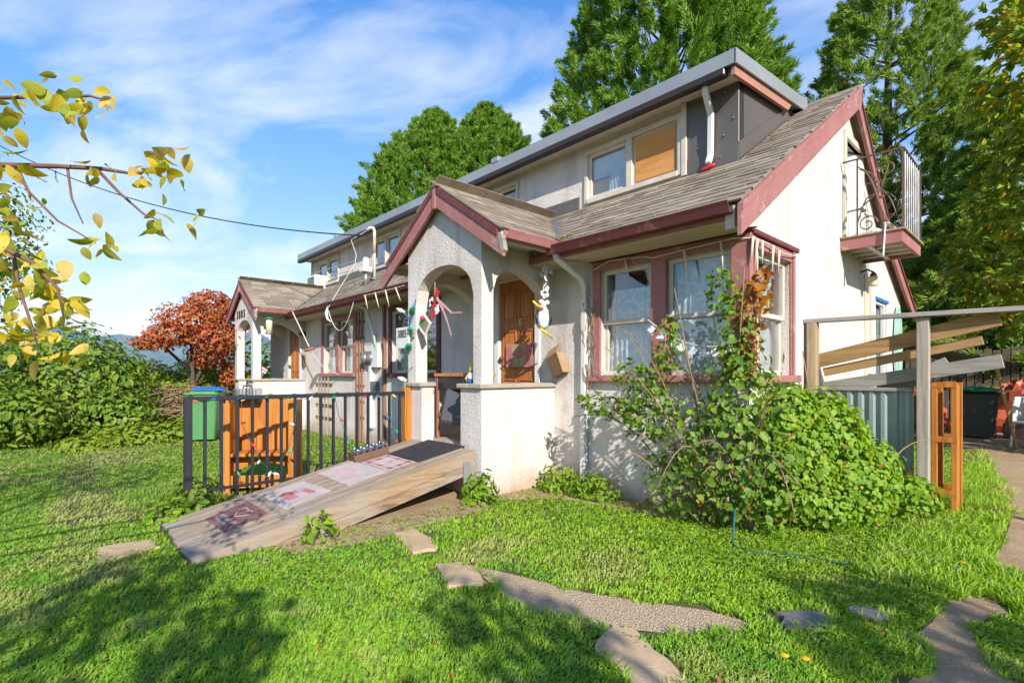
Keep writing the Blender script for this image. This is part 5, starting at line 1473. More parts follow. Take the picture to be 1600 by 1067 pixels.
# ------------------------------------------------------------------ gable end details
mb = MB(); mb.lathe([(.05, 0), (.055, .02), (.045, .10), (.06, .12)], (.14, 3.5, 2.42), 10, caps=True); ln = thing('wall_lantern', 'amber glass wall lantern below the balcony', 'lantern', (.14, 3.5, 2.4))
part('shade', mb, M['icicle'], ln, True)
mb = MB(); mb.tube([(.0, 3.5, 2.62), (.08, 3.5, 2.64), (.14, 3.5, 2.6), (.14, 3.5, 2.54)], .014, 6); mb.blob((.14, 3.5, 2.56), .04, 8, 5); part('arm', mb, M['iron'], ln)
mb = MB(); mb.lathe([(.10, 0), (.14, .03), (.15, .16), (.145, .16)], (.42, 3.25, 2.91), 14); solo('black_tub', mb, M['plastic_dark'], 'black plastic tub on the balcony floor', 'tub', smooth=True)
mb = MB(); mb.blob((.28, 2.95, 2.97), (.07, .10, .06), 10, 6); solo('white_bag', mb, M['plastic_white'], 'small white bundle on the balcony floor beside the black tub', 'bag', smooth=True)
mb = MB(); mb.bar((.45, 2.585, 2.99), (.43, 2.575, 2.62), .045, .006, (1, 0, 0)); mb.bar((.45, 2.585, 2.99), (.50, 2.75, 2.94), .045, .006); solo('cloth_strip', mb, M['cloth_white'], 'white cloth strip dangling over the balcony edge', 'cloth')
mb = MB()
mb.tube([(.012, -.02, 2.78), (.03, .02, 2.70), (.035, .04, 2.6), (.05, .03, 2.52)], .010, 6); mb.tube([(.012, -.02, 2.78), (.012, .6, 3.22), (.012, 1.6, 3.86), (.012, 2.5, 4.42)], .007, 5)
solo('wall_cable', mb, M['cable'], 'black cable running down the gable wall under the rake board', 'cable')
oval = [(.0 + .02, 5.55 + .26 * math.cos(a), 1.55 + .80 * math.sin(a) if math.sin(a) > 0 else 1.55 + .95 * math.sin(a) ** 3) for a in [k * 2 * math.pi / 24 for k in range(24)]]
tb_ = thing('teal_board', 'tall teal and white oval board leaning on the gable wall', 'board', (.04, 5.55, .6))
mb = MB(); mb.prism(oval, (.03, 0, 0)); part('board', mb, M['teal_paint'], tb_)
mb = MB(); mb.box((.02, 5.3, 0), (.05, 5.8, .7), .005); part('foot', mb, M['teal_paint'], tb_)
mb = MB(); mb.box((.001, 3.86, 1.28), (.05, 3.98, 1.48), .005); solo('outlet_box', mb, M['white_paint'], 'white electric outlet box on the gable wall beside the taped window', 'outlet')

# ------------------------------------------------------------------ timber frame beside the gable end
fr_ = thing('timber_frame', 'open fence frame of two weathered posts and a top rail by the gable wall', 'fence', (.6, 1.5, 0))
mb = MB(); mb.box((.03, 1.33, -.02), (.12, 1.42, 1.80), .006); part('post', mb, M['fence_wood'], fr_)
mb = MB(); mb.box((.895, 1.475, -.02), (.985, 1.565, 1.80), .006); part('post', mb, M['post_grey'], fr_)
mb = MB(); mb.bar((.0, 1.37, 1.822), (2.3, 1.64, 1.822), .09, .042, c=.004); part('top_rail', mb, M['board_grey'], fr_)
mb = MB(); mb.box((2.2, 1.6, -.02), (2.29, 1.69, 1.80), .006); part('post', mb, M['fence_wood'], fr_)
def board(label, a, b, w, h, mat, name='loose_board'):
    mb = MB(); mb.bar(a, b, w, h, c=.004); return solo(name, mb, M[mat], label, 'board', 'boards nailed across the timber frame')
board('long brown board sloping up across the timber frame, highest of the loose boards', (.06, 1.60, 1.42), (1.44, 1.60, 1.76), .04, .14, 'board_tan')
board('narrow fresh orange board sloping across the timber frame, second of the loose boards', (.10, 1.64, 1.30), (1.33, 1.66, 1.58), .035, .085, 'board_tan')
board('wide grey board sloping across the timber frame, third of the loose boards', (.12, 1.61, 1.14), (1.46, 1.60, 1.39), .03, .12, 'board_grey')
board('short dark grey board propped under the wide grey board', (.40, 1.66, 1.0), (1.10, 1.70, 1.38), .03, .13, 'board_grey')
cp = thing('corrugated_panel', 'blue green corrugated metal panel standing between the two weathered posts', 'panel', (.5, 1.56, 0))
n = 46; vs = []
for k in range(n + 1):
    x = .14 + .72 * k / n; y = 1.575 + (.012 if (k // 3) % 2 else -.008)
    vs += [(x, y, .0), (x, y, 1.12)]
mb = MB(); mb.add(vs, [(2 * k, 2 * k + 2, 2 * k + 3, 2 * k + 1) for k in range(n)]); part('sheet', mb, M['corrugated'], cp)
mb = MB(); mb.box((.12, 1.55, 1.115), (.857, 1.61, 1.15), .004); part('capping', mb, M['board_grey'], cp)
fo = thing('pallet_frame', 'new orange timber rack with open sides beside the weathered post', 'rack', (1.07, 1.75, 0))
for (x, y) in ((1.0, 1.66), (1.14, 1.66), (1.0, 1.98), (1.14, 1.98)):
    mb = MB(); mb.box((x - .022, y - .022, 0), (x + .022, y + .022, 1.2), .004); part('upright', mb, M['pine_orange'], fo)
for z in (.18, .66, 1.16):
    mb = MB(); mb.box((.98, 1.634, z), (1.16, 1.637 + .0, z + .05)) ; mb.box((1.023, 1.645, z), (1.117, 1.675, z + .05), .003); part('cross_piece', mb, M['pine_orange'], fo)
    mb = MB(); mb.box((1.023, 1.965, z), (1.117, 1.995, z + .05), .003); part('cross_piece', mb, M['pine_orange'], fo)
for (y, k) in ((1.75, 0), (1.82, 1), (1.89, 2)):
    mb = MB(); mb.box((1.125, y - .018, .05), (1.15, y + .018, 1.18), .003); part('slat', mb, M['pine_orange'], fo)

# ------------------------------------------------------------------ yard behind
bin_('dark grey wheelie bin under a green tarp in the back yard', (.62, 9.5, 0), 8, 'plastic_grey', 'plastic_dark', .92, .62, .6)
def lumpy(name, c, rad, mat, label, cat, seed, n=20, m=10, amp=.22):
    r = random.Random(seed); mb = MB(); ph = [r.uniform(0, 6.28) for _ in range(6)]
    vs = []
    for i in range(m + 1):
        th_ = math.pi * .5 * i / m
        for k in range(n):
            a = 2 * math.pi * k / n
            q = 1 + amp * (math.sin(3 * a + ph[0] + i * .7) * .4 + math.sin(7 * a + ph[1] - i) * .25 + math.sin(5 * th_ * 2 + ph[2] + a * 2) * .35) + r.uniform(-.05, .05)
            vs.append((c[0] + rad[0] * q * math.cos(a) * math.cos(th_), c[1] + rad[1] * q * math.sin(a) * math.cos(th_), c[2] + rad[2] * (q if i else 1) * math.sin(th_)))
    fs = [(i * n + k, i * n + (k + 1) % n, (i + 1) * n + (k + 1) % n, (i + 1) * n + k) for i in range(m) for k in range(n)] + [tuple(m * n + k for k in range(n)), tuple(range(n - 1, -1, -1))]
    mb.add(vs, fs); return solo(name, mb, M[mat], label, cat)
lumpy('green_tarp', (.60, 9.45, .935), (.40, .38, .09), 'tarp_green', 'crumpled green tarp lying over the dark grey bin', 'tarp', 2)
lumpy('tarp_pile', (-.45, 10.6, 0), (.5, .45, 1.0), 'tarp_orange', 'orange tarp covered pile between rack and dark bin', 'pile', 3)
lumpy('tarp_pile', (1.2, 11.3, 0), (.9, .5, 1.0), 'tarp_orange', 'wide orange tarp covered pile behind the dark bin', 'pile', 4)
lumpy('tarp_pile', (1.35, 9.9, 0), (.35, .4, .8), 'cloth_pink', 'dusty pink sack slumped beside the dark bin', 'sack', 5)
# sheet roof of the lean-to and its leaning pole
lo_ = thing('lean_to_sheet', 'grey tarpaulin sheet stretched as a lean to roof behind the house', 'tarp', (.3, 7.5, 0))
mb = MB(); nu, nv = 14, 8; vs = []
for j in range(nv + 1):
    for i in range(nu + 1):
        u, v = i / nu, j / nv
        x = -.45 + 1.55 * u; y = 7.0 + 1.6 * v
        vs.append((x, y, 1.92 - .35 * u - .25 * v * u + .05 * math.sin(6 * u + 3 * v) - .12 * math.sin(math.pi * v)))
fs = [(j * (nu + 1) + i, j * (nu + 1) + i + 1, (j + 1) * (nu + 1) + i + 1, (j + 1) * (nu + 1) + i) for j in range(nv) for i in range(nu)]
mb.add(vs, fs); part('sheet', mb, M['tarp_grey'], lo_, True)
for (x, y, z) in ((-.42, 7.0, 1.90), (-.42, 8.6, 1.90)):
    mb = MB(); mb.tube([(x, y, 0), (x, y, z)], .03, 8); part('prop', mb, M['old_fence'], lo_)
mb = MB(); mb.tube([(1.28, 7.7, 0), (1.03, 7.05, 1.62)], .026, 8); part('prop', mb, M['board_tan'], lo_)
# white plastic chair with a kettle on it
wc = thing('plastic_chair', 'white plastic garden chair standing by the back yard path', 'chair', (1.42, 8.2, 0))
Mw = Matrix.Translation((1.50, 8.25, 0)) @ Matrix.Rotation(math.radians(70), 4, 'Z')
for (x, y) in ((-.22, -.2), (.22, -.2), (-.22, .22), (.22, .22)):
    mb = MB(); mb.tube([Mw @ Vector((x * 1.15, y * 1.15, 0)), Mw @ Vector((x, y, .42))], .02, 8); part('leg', mb, M['plastic_white'], wc)
mb = MB(); mb.box((-.25, -.25, .42), (.25, .25, .455), .012, Mw); part('seat', mb, M['plastic_white'], wc)
mb = MB(); mb.box((-.23, .22, .455), (.23, .25, .88), .012, Mw); part('backrest', mb, M['plastic_white'], wc)
kt_ = thing('metal_kettle', 'silver metal kettle sitting on the white plastic chair', 'kettle', tuple(Mw @ Vector((0, 0, .456))))
mb = MB(); mb.lathe([(.12, 0), (.15, .04), (.15, .12), (.10, .18), (.03, .2)], Mw @ Vector((0, -.03, .455)), 16); part('body', mb, M['galv'], kt_, True)
mb = MB(); mb.tube([Mw @ Vector((-.13, -.03, .56)), Mw @ Vector((-.16, -.03, .66)), Mw @ Vector((0, -.03, .72)), Mw @ Vector((.16, -.03, .66)), Mw @ Vector((.13, -.03, .56))], .014, 6); part('handle', mb, M['plastic_white'], kt_, True)
# back fence, slat by slat
bfz = thing('back_fence', 'dark weathered board fence at the far end of the back yard', 'fence', (.5, 12.6, 0))
for k in range(44):
    x = -3.2 + k * .16; h = 1.9 + random.uniform(-.05, .05)
    mb = MB(); mb.box((x, 12.6, 0), (x + .135, 12.625, h), .004); part('slat', mb, M['old_fence'], bfz)
for z in (.4, 1.5):
    mb = MB(); mb.box((-3.2, 12.63, z), (3.9, 12.67, z + .09)); part('rail', mb, M['old_fence'], bfz)
mb = MB()
mb.tube([(.10, -.50, .25), (.12, -.56, .10), (.14, -.62, .018), (.24, -.70, .016), (.40, -.66, .016), (.60, -.50, .016), (.82, -.48, .016), (.98, -.60, .016), (1.05, -.75, .016)], .008, 6)
solo('garden_hose', mb, M['wire_green'], 'green garden hose lying in the grass below the bramble', 'hose', smooth=True)
bpz = thing('brush_pile', 'pile of dry brown twigs beside the hedge', 'brush pile', (-10.9, -2.2, 0))
r = random.Random(8); mb = MB()
for k in range(90):
    a = r.uniform(0, 3.14); c = Vector((-10.9 + r.gauss(0, .4), -2.15 + r.gauss(0, .3), r.uniform(.3, .95))); d = Vector((math.cos(a), math.sin(a), r.uniform(-.35, .35))) * r.uniform(.3, .7)
    mb.tube([c - d, c + d * .2 + Vector((0, 0, .05)), c + d], [.012, .010, .004], 5)
part('twigs', mb, M['dead_stem'], bpz)['kind'] = 'stuff'
# ------------------------------------------------------------------ foliage helpers
def unit(a): return a / (np.linalg.norm(a, axis=1, keepdims=True) + 1e-9)
def leaf_geo(P, D, N, L, W, shape='d', fold=.18, curl=.0):
    n = len(P); D = unit(D); S = unit(np.cross(D, N)); N = np.cross(S, D)
    L = np.broadcast_to(L, (n,))[:, None]; W = np.broadcast_to(W, (n,))[:, None]
    b = np.arange(n)[:, None]
    if shape == 't':
        V = np.stack([P + S * W * .5, P - S * W * .5, P + D * L], 1).reshape(-1, 3); return V, b * 3 + [0, 1, 2]
    if shape == 'd':
        V = np.stack([P, P + D * L * .45 + S * W * .5 + N * W * fold, P + D * L - N * L * curl, P + D * L * .45 - S * W * .5 + N * W * fold], 1).reshape(-1, 3)
        F = np.concatenate([b * 4 + [0, 1, 2], b * 4 + [0, 2, 3]], 0)
    else:
        V = np.stack([P, P + D * L * .28 + S * W * .46 + N * W * fold, P + D * L * .66 + S * W * .42 + N * (W * fold - L * curl * .4), P + D * L - N * L * curl,
                      P + D * L * .66 - S * W * .42 + N * (W * fold - L * curl * .4), P + D * L * .28 - S * W * .46 + N * W * fold], 1).reshape(-1, 3)
        F = np.concatenate([b * 6 + [0, 1, 2, 3], b * 6 + [0, 3, 4, 5]], 0)
    return V, F
def merge(parts):
    V, F, o = [], [], 0
    for v, f in parts: V.append(v); F.append(f + o); o += len(v)
    return np.concatenate(V), np.concatenate(F)
def rdir(n): return unit(rng.normal(size=(n, 3)))

def scatter(ells, n, shell=(.62, 1.06), lump=.35, ls=2.2, zmin=.02):
    """points through the outer part of a union of lumpy ellipsoids, with outward normals"""
    w = np.array([(e[1][0] * e[1][1] + e[1][1] * e[1][2] + e[1][0] * e[1][2]) for e in ells]); w = w / w.sum()
    Ps, Ns = [], []
    for e, k in zip(ells, w):
        m = int(n * k) + 1
        u = rdir(m); c, r = np.array(e[0]), np.array(e[1])
        q = fbm(u * 3 + c * .7 + 20, ls)
        s = (1 - lump) + 2 * lump * q
        rad = s * (shell[0] + (shell[1] - shell[0]) * rng.random(m) ** .6)
        P = c + u * r * rad[:, None]
        Ps.append(P); Ns.append(unit(u / r))
    P = np.concatenate(Ps); N = np.concatenate(Ns)
    ok = P[:, 2] > zmin
    for e in ells:
        d = np.linalg.norm((P - np.array(e[0])) / np.array(e[1]), axis=1); ok &= d > .55
    return P[ok], N[ok]

def shrub(name, label, cat, ells, n, L, W, mat, shape='o', droop=.3, base=None, trunk=None, extra=None, group=None, flat=.6, lump=.35, curl=.08, shell=(.62, 1.06)):
    c = np.mean([e[0] for e in ells], 0)
    th = thing(name, label, cat, base or (float(c[0]), float(c[1]), 0), group)
    P, N = scatter(ells, n, shell=shell, lump=lump)
    m = len(P)
    D = unit(np.cross(N, rdir(m))) + N * .35 + np.array([0, 0, -droop])
    Nn = unit(N * flat + rdir(m) * (1 - flat) + np.array([0, 0, .35]))
    V, F = leaf_geo(P, D, Nn, *(lambda q: (L * q, W * q * rng.uniform(.8, 1.2, m)))(np.clip(rng.lognormal(-.08, .38, m), .35, 1.9)), shape, curl=curl)
    np_part('crown', V, F, M[mat], th, kind='stuff')
    if extra:
        for (mt, frac, nm) in extra:
            k = int(m * frac); i = rng.choice(m, k, False)
            V, F = leaf_geo(P[i] + N[i] * .03, D[i], Nn[i], L * rng.uniform(.6, 1.1, k), W * rng.uniform(.6, 1.1, k), shape)
            np_part(nm, V, F, M[mt], th, kind='stuff')
    if trunk:
        for pts, rs, mt in trunk:
            mb = MB(); mb.tube(pts, rs, 8); part('trunk' if rs[0] > .03 else 'stem', mb, M[mt], th, True)
    return th

def conifer(name, label, base, h, R, mat, seed, clumps=320, per=110, z0=1.0, up=.75, group=None, Ls=.18, Ws=.042, prof=1.15, clen=.85, tp=.62):
    g = np.random.default_rng(seed)
    th = thing(name, label, 'tree', base, group)
    b = np.array(base)
    mb = MB(); mb.tube([tuple(b), tuple(b + [0, 0, h * .5]), tuple(b + [.1, 0, h * .95])], [R * .07, R * .035, .02], 9); part('trunk', mb, M['bark'], th, True)
    t = 1 - g.random(clumps) ** tp * .985
    view = math.atan2(CAM[1] - b[1], CAM[0] - b[0])
    az = np.where(g.random(clumps) < .72, view + g.uniform(-1.75, 1.75, clumps), g.uniform(0, 6.283, clumps))
    rr = R * (1 - t ** prof) * np.where(g.random(clumps) < .22, .35 + .4 * g.random(clumps), .80 + .34 * g.random(clumps)) * (1 + .10 * np.sin(az * 3 + t * 9)) + .12
    out = np.stack([np.cos(az), np.sin(az), np.zeros(clumps)], 1)
    c = b + np.array([0, 0, z0]) + np.array([0, 0, 1.0]) * (t * (h - z0))[:, None] + out * (rr * .72)[:, None]
    d = unit(out * .8 + np.array([0, 0, up]) + g.normal(size=(clumps, 3)) * .42)
    ln = clen * (.6 + .7 * g.random(clumps)) * (.55 + .45 * (1 - t)) * min(1.0, R / 3.2)
    # a limb under every twelfth clump
    for i in range(0, clumps, 24):
        mb = MB(); o = b + np.array([0, 0, max(.4, c[i][2] - b[2] - .5)]); mb.tube([tuple(o), tuple((o + c[i]) / 2 + [0, 0, -.1]), tuple(c[i])], [.05, .035, .012], 5); part('limb', mb, M['bark'], th)
    s = g.random((clumps, per)) ** .8
    off = g.normal(size=(clumps, per, 3)); off = off - (off * d[:, None]).sum(2, keepdims=True) * d[:, None]
    off = off / (np.linalg.norm(off, axis=2, keepdims=True) + 1e-9)
    wid = (.30 * ln)[:, None] * (1 - s * .86) * g.random((clumps, per)) ** .6
    P = c[:, None] + d[:, None] * (s * ln[:, None])[..., None] + off * wid[..., None]
    D = d[:, None] * .9 + off * .55 + g.normal(size=P.shape) * .3
    P = P.reshape(-1, 3); D = unit(D.reshape(-1, 3)); n = len(P)
    N = unit(g.normal(size=(n, 3)) + np.repeat(out, per, 0) * .6 + [0, 0, .4])
    sz = g.uniform(.6, 1.25, n)
    V, F = leaf_geo(P, D, N, Ls * sz, Ws * sz, 't')
    np_part('crown', V, F, M[mat], th, kind='stuff')
    return th

# ------------------------------------------------------------------ tall trees behind the house
conifer('conifer_tree', 'tall broad conifer rising over the middle of the house roof', (-8.0, 12.2, 0), 25.0, 6.2, 'leaf_conifer', 1, 2600, 210, prof=1.5)
conifer('conifer_tree', 'rounder conifer behind the house roof, nearer its far end', (-18.2, 9.1, 0), 13.2, 5.9, 'leaf_conifer', 2, 2100, 180, prof=2.7, tp=.95)
conifer('conifer_tree', 'conifer behind the roof between round conifer and tall broad conifer', (-16.6, 11.0, 0), 13.5, 5.9, 'leaf_conifer', 3, 2000, 180, prof=2.6, tp=.95)
conifer('conifer_tree', 'yellow green conifer standing behind the gable peak', (-3.0, 20.5, 0), 19.5, 5.3, 'leaf_conifer_light', 4, 1900, 200, prof=1.9)
conifer('conifer_tree', 'dark conifer behind the balcony and back yard fence', (1.6, 16.2, 0), 11.0, 3.9, 'leaf_conifer_light', 6, 850, 200, z0=.6, prof=1.9, up=.1)
conifer('conifer_tree', 'distant conifer at the end of the back yard beyond the chestnut', (3.6, 23.0, 0), 15.0, 4.2, 'leaf_conifer', 7, 320, 220, prof=1.6)

# chestnut with big hand shaped leaves
ct = thing('chestnut_tree', 'large leaved green and yellow chestnut tree leaning over the back yard', 'tree', (4.2, 8.6, 0))
mb = MB(); mb.tube([(4.2, 8.6, -.05), (4.0, 8.4, 1.6), (3.6, 8.1, 3.4), (3.1, 7.9, 6.0)], [.22, .18, .14, .06], 10); part('trunk', mb, M['bark'], ct, True)
limbs = [((3.6, 8.1, 3.0), (2.6, 7.4, 3.9), (1.6, 7.0, 4.4)), ((4.0, 8.4, 1.8), (3.0, 7.4, 2.3), (2.0, 6.8, 2.5)), ((3.3, 8.0, 5.0), (2.4, 7.6, 6.0), (1.6, 7.8, 6.6)), ((3.6, 8.1, 3.4), (2.7, 8.6, 4.6), (1.4, 9.0, 5.0)), ((4.1, 8.5, 1.4), (3.0, 7.8, 1.6), (2.2, 7.2, 1.5))]
for q in limbs:
    mb = MB(); mb.tube(q, [.07, .045, .015], 7); part('limb', mb, M['bark'], ct, True)
ells = [((1.75, 7.4, 6.2), (.95, .9, 1.2)), ((2.3, 7.4, 5.0), (1.2, 1.0, 1.0)), ((1.45, 8.0, 4.4), (.8, .9, .8)), ((2.3, 7.2, 3.6), (1.1, .9, .9)), ((1.9, 7.1, 2.6), (.8, .8, .7)), ((2.2, 6.9, 1.7), (.7, .7, .6)), ((.75, 9.4, 3.6), (.6, .8, .8)), ((3.3, 8.0, 4.2), (1.5, 1.4, 2.4)), ((2.2, 8.0, 7.6), (1.3, 1.2, 1.1)), ((.8, 9.4, 2.6), (.5, .6, .5))]
P, N = scatter(ells, 4600, shell=(.45, 1.08))
m = len(P); parts_ = []
ax = unit(N + np.array([0, 0, -.15]) + rdir(m) * .35); t1 = unit(np.cross(ax, rdir(m))); t2 = np.cross(ax, t1)
for q in range(5):
    a = (q - 2) * .62
    D = ax * math.cos(a) + t1 * math.sin(a) + np.array([0, 0, -.30])
    parts_.append(leaf_geo(P, D, unit(t2 + np.array([0, 0, .9]) + rdir(m) * .2), (.20 - .03 * abs(q - 2)) * rng.uniform(.7, 1.2, m), .075 * rng.uniform(.7, 1.2, m), 'o', .12, .15))
V, F = merge(parts_); np_part('crown', V, F, M['leaf_chestnut'], ct, kind='stuff')

# ------------------------------------------------------------------ left side planting
shrub('hedge', 'dense bright green hedge along the far edge of the lawn', 'hedge',
      [((-11.4, -3.4, .85), (.8, .7, .95)), ((-11.5, -4.0, 1.0), (1.0, .9, 1.2)), ((-11.3, -5.3, .95), (1.0, 1.0, 1.1)), ((-11.4, -6.7, 1.0), (1.1, 1.1, 1.15)), ((-11.2, -8.3, 1.0), (1.1, 1.2, 1.2)), ((-10.6, -3.4, .45), (.6, .6, .5)), ((-10.5, -4.8, .5), (.7, .7, .5)), ((-10.6, -6.2, .5), (.6, .8, .55))],
      32000, .095, .052, 'leaf_hedge', droop=.25)
shrub('ground_shrub', 'low yellow green shrub spreading at the foot of the hedge', 'shrub',
      [((-9.9, -2.9, .05), (.55, .9, .32)), ((-9.6, -3.8, .02), (.5, .6, .22)), ((-10.1, -2.2, .1), (.4, .5, .38))], 4200, .085, .05, 'leaf_lime')
shrub('lime_bush', 'lime green clipped bush behind the red maple', 'bush', [((-13.3, -2.5, .75), (.7, .6, .85)), ((-13.4, -1.5, .8), (.7, .8, .85))], 8000, .10, .04, 'leaf_lime', lump=.2)
shrub('maple_tree', 'red leaved ornamental maple in front of the far porch', 'tree',
      [((-12.00, -1.93, 2.55), (.75, .65, .38)), ((-12.40, -1.43, 2.95), (.6, .55, .35)), ((-11.70, -1.48, 2.1), (.6, .5, .35)), ((-12.10, -2.33, 2.2), (.7, .5, .28)), ((-12.00, -2.68, 2.0), (.4, .35, .16)), ((-12.50, -1.13, 2.3), (.55, .45, .5)), ((-12.30, -1.48, 1.75), (.6, .45, .3)), ((-12.60, -1.38, 3.15), (.4, .4, .22)), ((-12.20, -0.93, 1.3), (.35, .3, .35))],
      10500, .08, .042, 'leaf_maple', droop=.55, base=(-12.40, -1.78, 0), shell=(.3, 1.1),
      trunk=[([(-12.40, -1.78, -.02), (-12.38, -1.78, .8), (-12.25, -1.83, 1.6), (-12.10, -1.88, 2.4)], [.07, .055, .045, .02], 'bark'), ([(-12.35, -1.78, 1.0), (-12.40, -1.48, 1.7), (-12.50, -1.28, 2.6)], [.045, .035, .015], 'bark'), ([(-12.30, -1.81, 1.3), (-12.20, -2.38, 1.9), (-12.10, -2.78, 2.2)], [.04, .03, .012], 'bark')])
shrub('shrub', 'dark leafy shrub behind the far porch arch', 'shrub', [((-15.0, .4, 1.0), (1.2, 1.4, 1.3)), ((-15.5, 2.6, 1.1), (1.4, 1.6, 1.5)), ((-16.5, 5.5, 1.2), (1.6, 2.0, 1.8))], 9000, .13, .07, 'leaf_hedge')
shrub('shrub', 'dark bushes behind the hedge at the edge of the lawn', 'shrub', [((-14.5, -8.0, 1.4), (1.6, 2.2, 1.5)), ((-14.5, -5.2, 1.1), (1.2, 1.4, 1.25)), ((-14.5, -11.5, 1.6), (1.8, 2.2, 1.8))], 8000, .14, .07, 'leaf_hedge')
shrub('birch_tree', 'slender small leaved tree beyond the hedge', 'tree',
      [((-16.5, -6.2, 3.6), (1.1, 1.3, 1.4)), ((-16.6, -5.8, 5.2), (1.0, 1.3, 1.1)), ((-16.4, -6.8, 6.4), (.9, 1.4, .9)), ((-16.4, -5.4, 4.2), (.6, .9, .5))], 9000, .11, .06, 'leaf_hedge', base=(-16.6, -6.4, 0), shell=(.1, 1.12),
      trunk=[([(-16.6, -6.4, -.05), (-16.6, -6.3, 2.0), (-16.5, -6.2, 4.4), (-16.5, -6.3, 6.8)], [.11, .09, .06, .02], 'bark'), ([(-16.6, -6.35, 3.0), (-16.4, -5.6, 4.2), (-16.3, -5.2, 5.0)], [.05, .035, .01], 'bark')])
shrub('back_shrub', 'bank of dark green shrubs behind the back yard fence', 'shrub', [((-1.6, 14.2, 1.6), (1.8, 1.0, 1.9)), ((1.2, 14.0, 1.5), (1.8, 1.0, 1.7)), ((4.2, 13.8, 1.8), (2.0, 1.0, 2.0))], 9000, .16, .09, 'leaf_hedge')
shrub('yard_shrub', 'leafy shrub beside the white plastic chair under the chestnut', 'shrub', [((2.3, 8.3, .55), (.5, .6, .6)), ((2.6, 7.2, .5), (.5, .6, .55))], 1500, .16, .08, 'leaf_chestnut')

# ------------------------------------------------------------------ bramble at the corner and hop vine over the frame
r = random.Random(21)
def cane(p0, p1, arch, r0):
    p0, p1 = Vector(p0), Vector(p1)
    return ([tuple(p0.lerp(p1, k / 8) + Vector((0, 0, arch * math.sin(math.pi * k / 8)))) for k in range(9)], [r0 * (1 - .08 * k) for k in range(9)], 'dead_stem')
canes = [cane((r.uniform(-.4, .2), -.2, 0), (r.uniform(-1.2, .7), r.uniform(-.9, -.15), r.uniform(.3, 1.7)), r.uniform(.1, .5), .008) for _ in range(16)] + [cane((-.35, -.25, 0), (-1.55, -.45, .85), .35, .010), cane((-.3, -.2, 0), (-1.25, -.5, 1.35), .2, .010), cane((-.2, -.2, 0), (-.55, -.25, 2.05), .1, .012), cane((-.1, -.15, 0), (.05, -.2, 2.15), .1, .012),
         cane((0, -.2, 0), (.45, -.45, 1.1), .4, .010), cane((-.4, -.3, 0), (-1.1, -.8, .35), .4, .009), cane((-.1, -.25, 0), (-.3, -.95, .4), .5, .009), cane((.1, -.2, 0), (.6, -.7, .3), .5, .009), cane((-.2, -.2, 0), (-.95, -.35, .9), .5, .009)]
br = [((-.38, -.30, .36), (.38, .24, .34)), ((-.05, -.30, .62), (.36, .28, .52)), ((.02, -.22, 1.12), (.26, .22, .42)), ((-.05, -.18, 1.6), (.13, .11, .36)), ((-.65, -.42, .95), (.30, .20, .24)), ((.16, -.16, .42), (.30, .26, .40)),
      ((-1.15, -.42, .98), (.34, .12, .12)), ((-.85, -.36, 1.25), (.20, .10, .15)), ((-.62, -.25, 1.55), (.10, .08, .26)), ((-.16, -.18, 2.0), (.11, .08, .22))]
shrub('bramble_bush', 'tangled blackberry bramble growing up in front of the corner window', 'bush', br, 4300, .054, .038, 'leaf_bramble', droop=.25, base=(-.2, -.25, 0), trunk=canes, extra=[('leaf_autumn', .035, 'autumn_leaves')], lump=.5, shell=(.25, 1.12))
hop = [((.24, .30, .45), (.30, .32, .50)), ((.32, .68, .60), (.36, .36, .52)), ((.34, 1.0, .58), (.30, .26, .42)), ((.60, 1.12, .38), (.24, .24, .32)), ((.86, 1.30, .16), (.22, .2, .22)), ((.18, .38, .92), (.22, .30, .28)), ((.56, .82, .30), (.30, .34, .34)), ((.40, .42, .20), (.28, .32, .24))]
shrub('hop_vine', 'bright yellow green vine mound spilling over the timber frame', 'vine', hop, 17000, .042, .038, 'leaf_hop', droop=.45, base=(.5, .7, 0), flat=.75, lump=.28, extra=[('leaf_autumn', .012, 'autumn_leaves')], shell=(.7, 1.06),
      trunk=[cane((.5, .8, 0), (.2, 1.2, 1.3), .1, .012), cane((.4, .6, 0), (.1, 1.0, 1.5), .1, .012), cane((.6, .9, 0), (1.0, 1.4, .7), .2, .010)])
shrub('window_vine', 'vine with orange autumn leaves climbing the window corner post', 'vine', [((.04, -.06, 1.75), (.09, .08, .32)), ((.06, .15, 2.0), (.05, .14, .2)), ((-.05, -.08, 1.4), (.12, .06, .2))], 420, .06, .042, 'leaf_autumn', base=(.05, -.08, .9), shell=(.3, 1.1),
      trunk=[cane((.03, -.1, .9), (.06, .05, 2.2), .05, .006)])
weeds = [((-2.10, -1.22, .10), (.16, .14, .2), 360), ((-1.92, -.25, .08), (.22, .18, .18), 420), ((-1.5, -.22, .07), (.25, .16, .15), 380), ((-3.72, -3.36, .08), (.26, .22, .2), 420), ((-2.05, -2.85, .05), (.16, .12, .16), 160), ((-3.5, -3.6, .04), (.25, .2, .14), 300)]
wl_ = ['bright leafy weed clump at the porch corner by the ramp support', 'leafy weed clump at the foot of the white downspout', 'leafy weeds along the wall below the corner window', 'dark leafy plant round the foot of the railing post', 'dry tuft growing against the side of the ramp', 'leafy weeds beside the foot of the ramp']
for (c, rd, n), lb in zip(weeds, wl_):
    shrub('weed_clump', lb, 'weeds', [(c, rd)], n, .07, .035, 'leaf_clover' if 'dark' not in lb else 'leaf_hedge', group='weeds round the house', shell=(.2, 1.1))

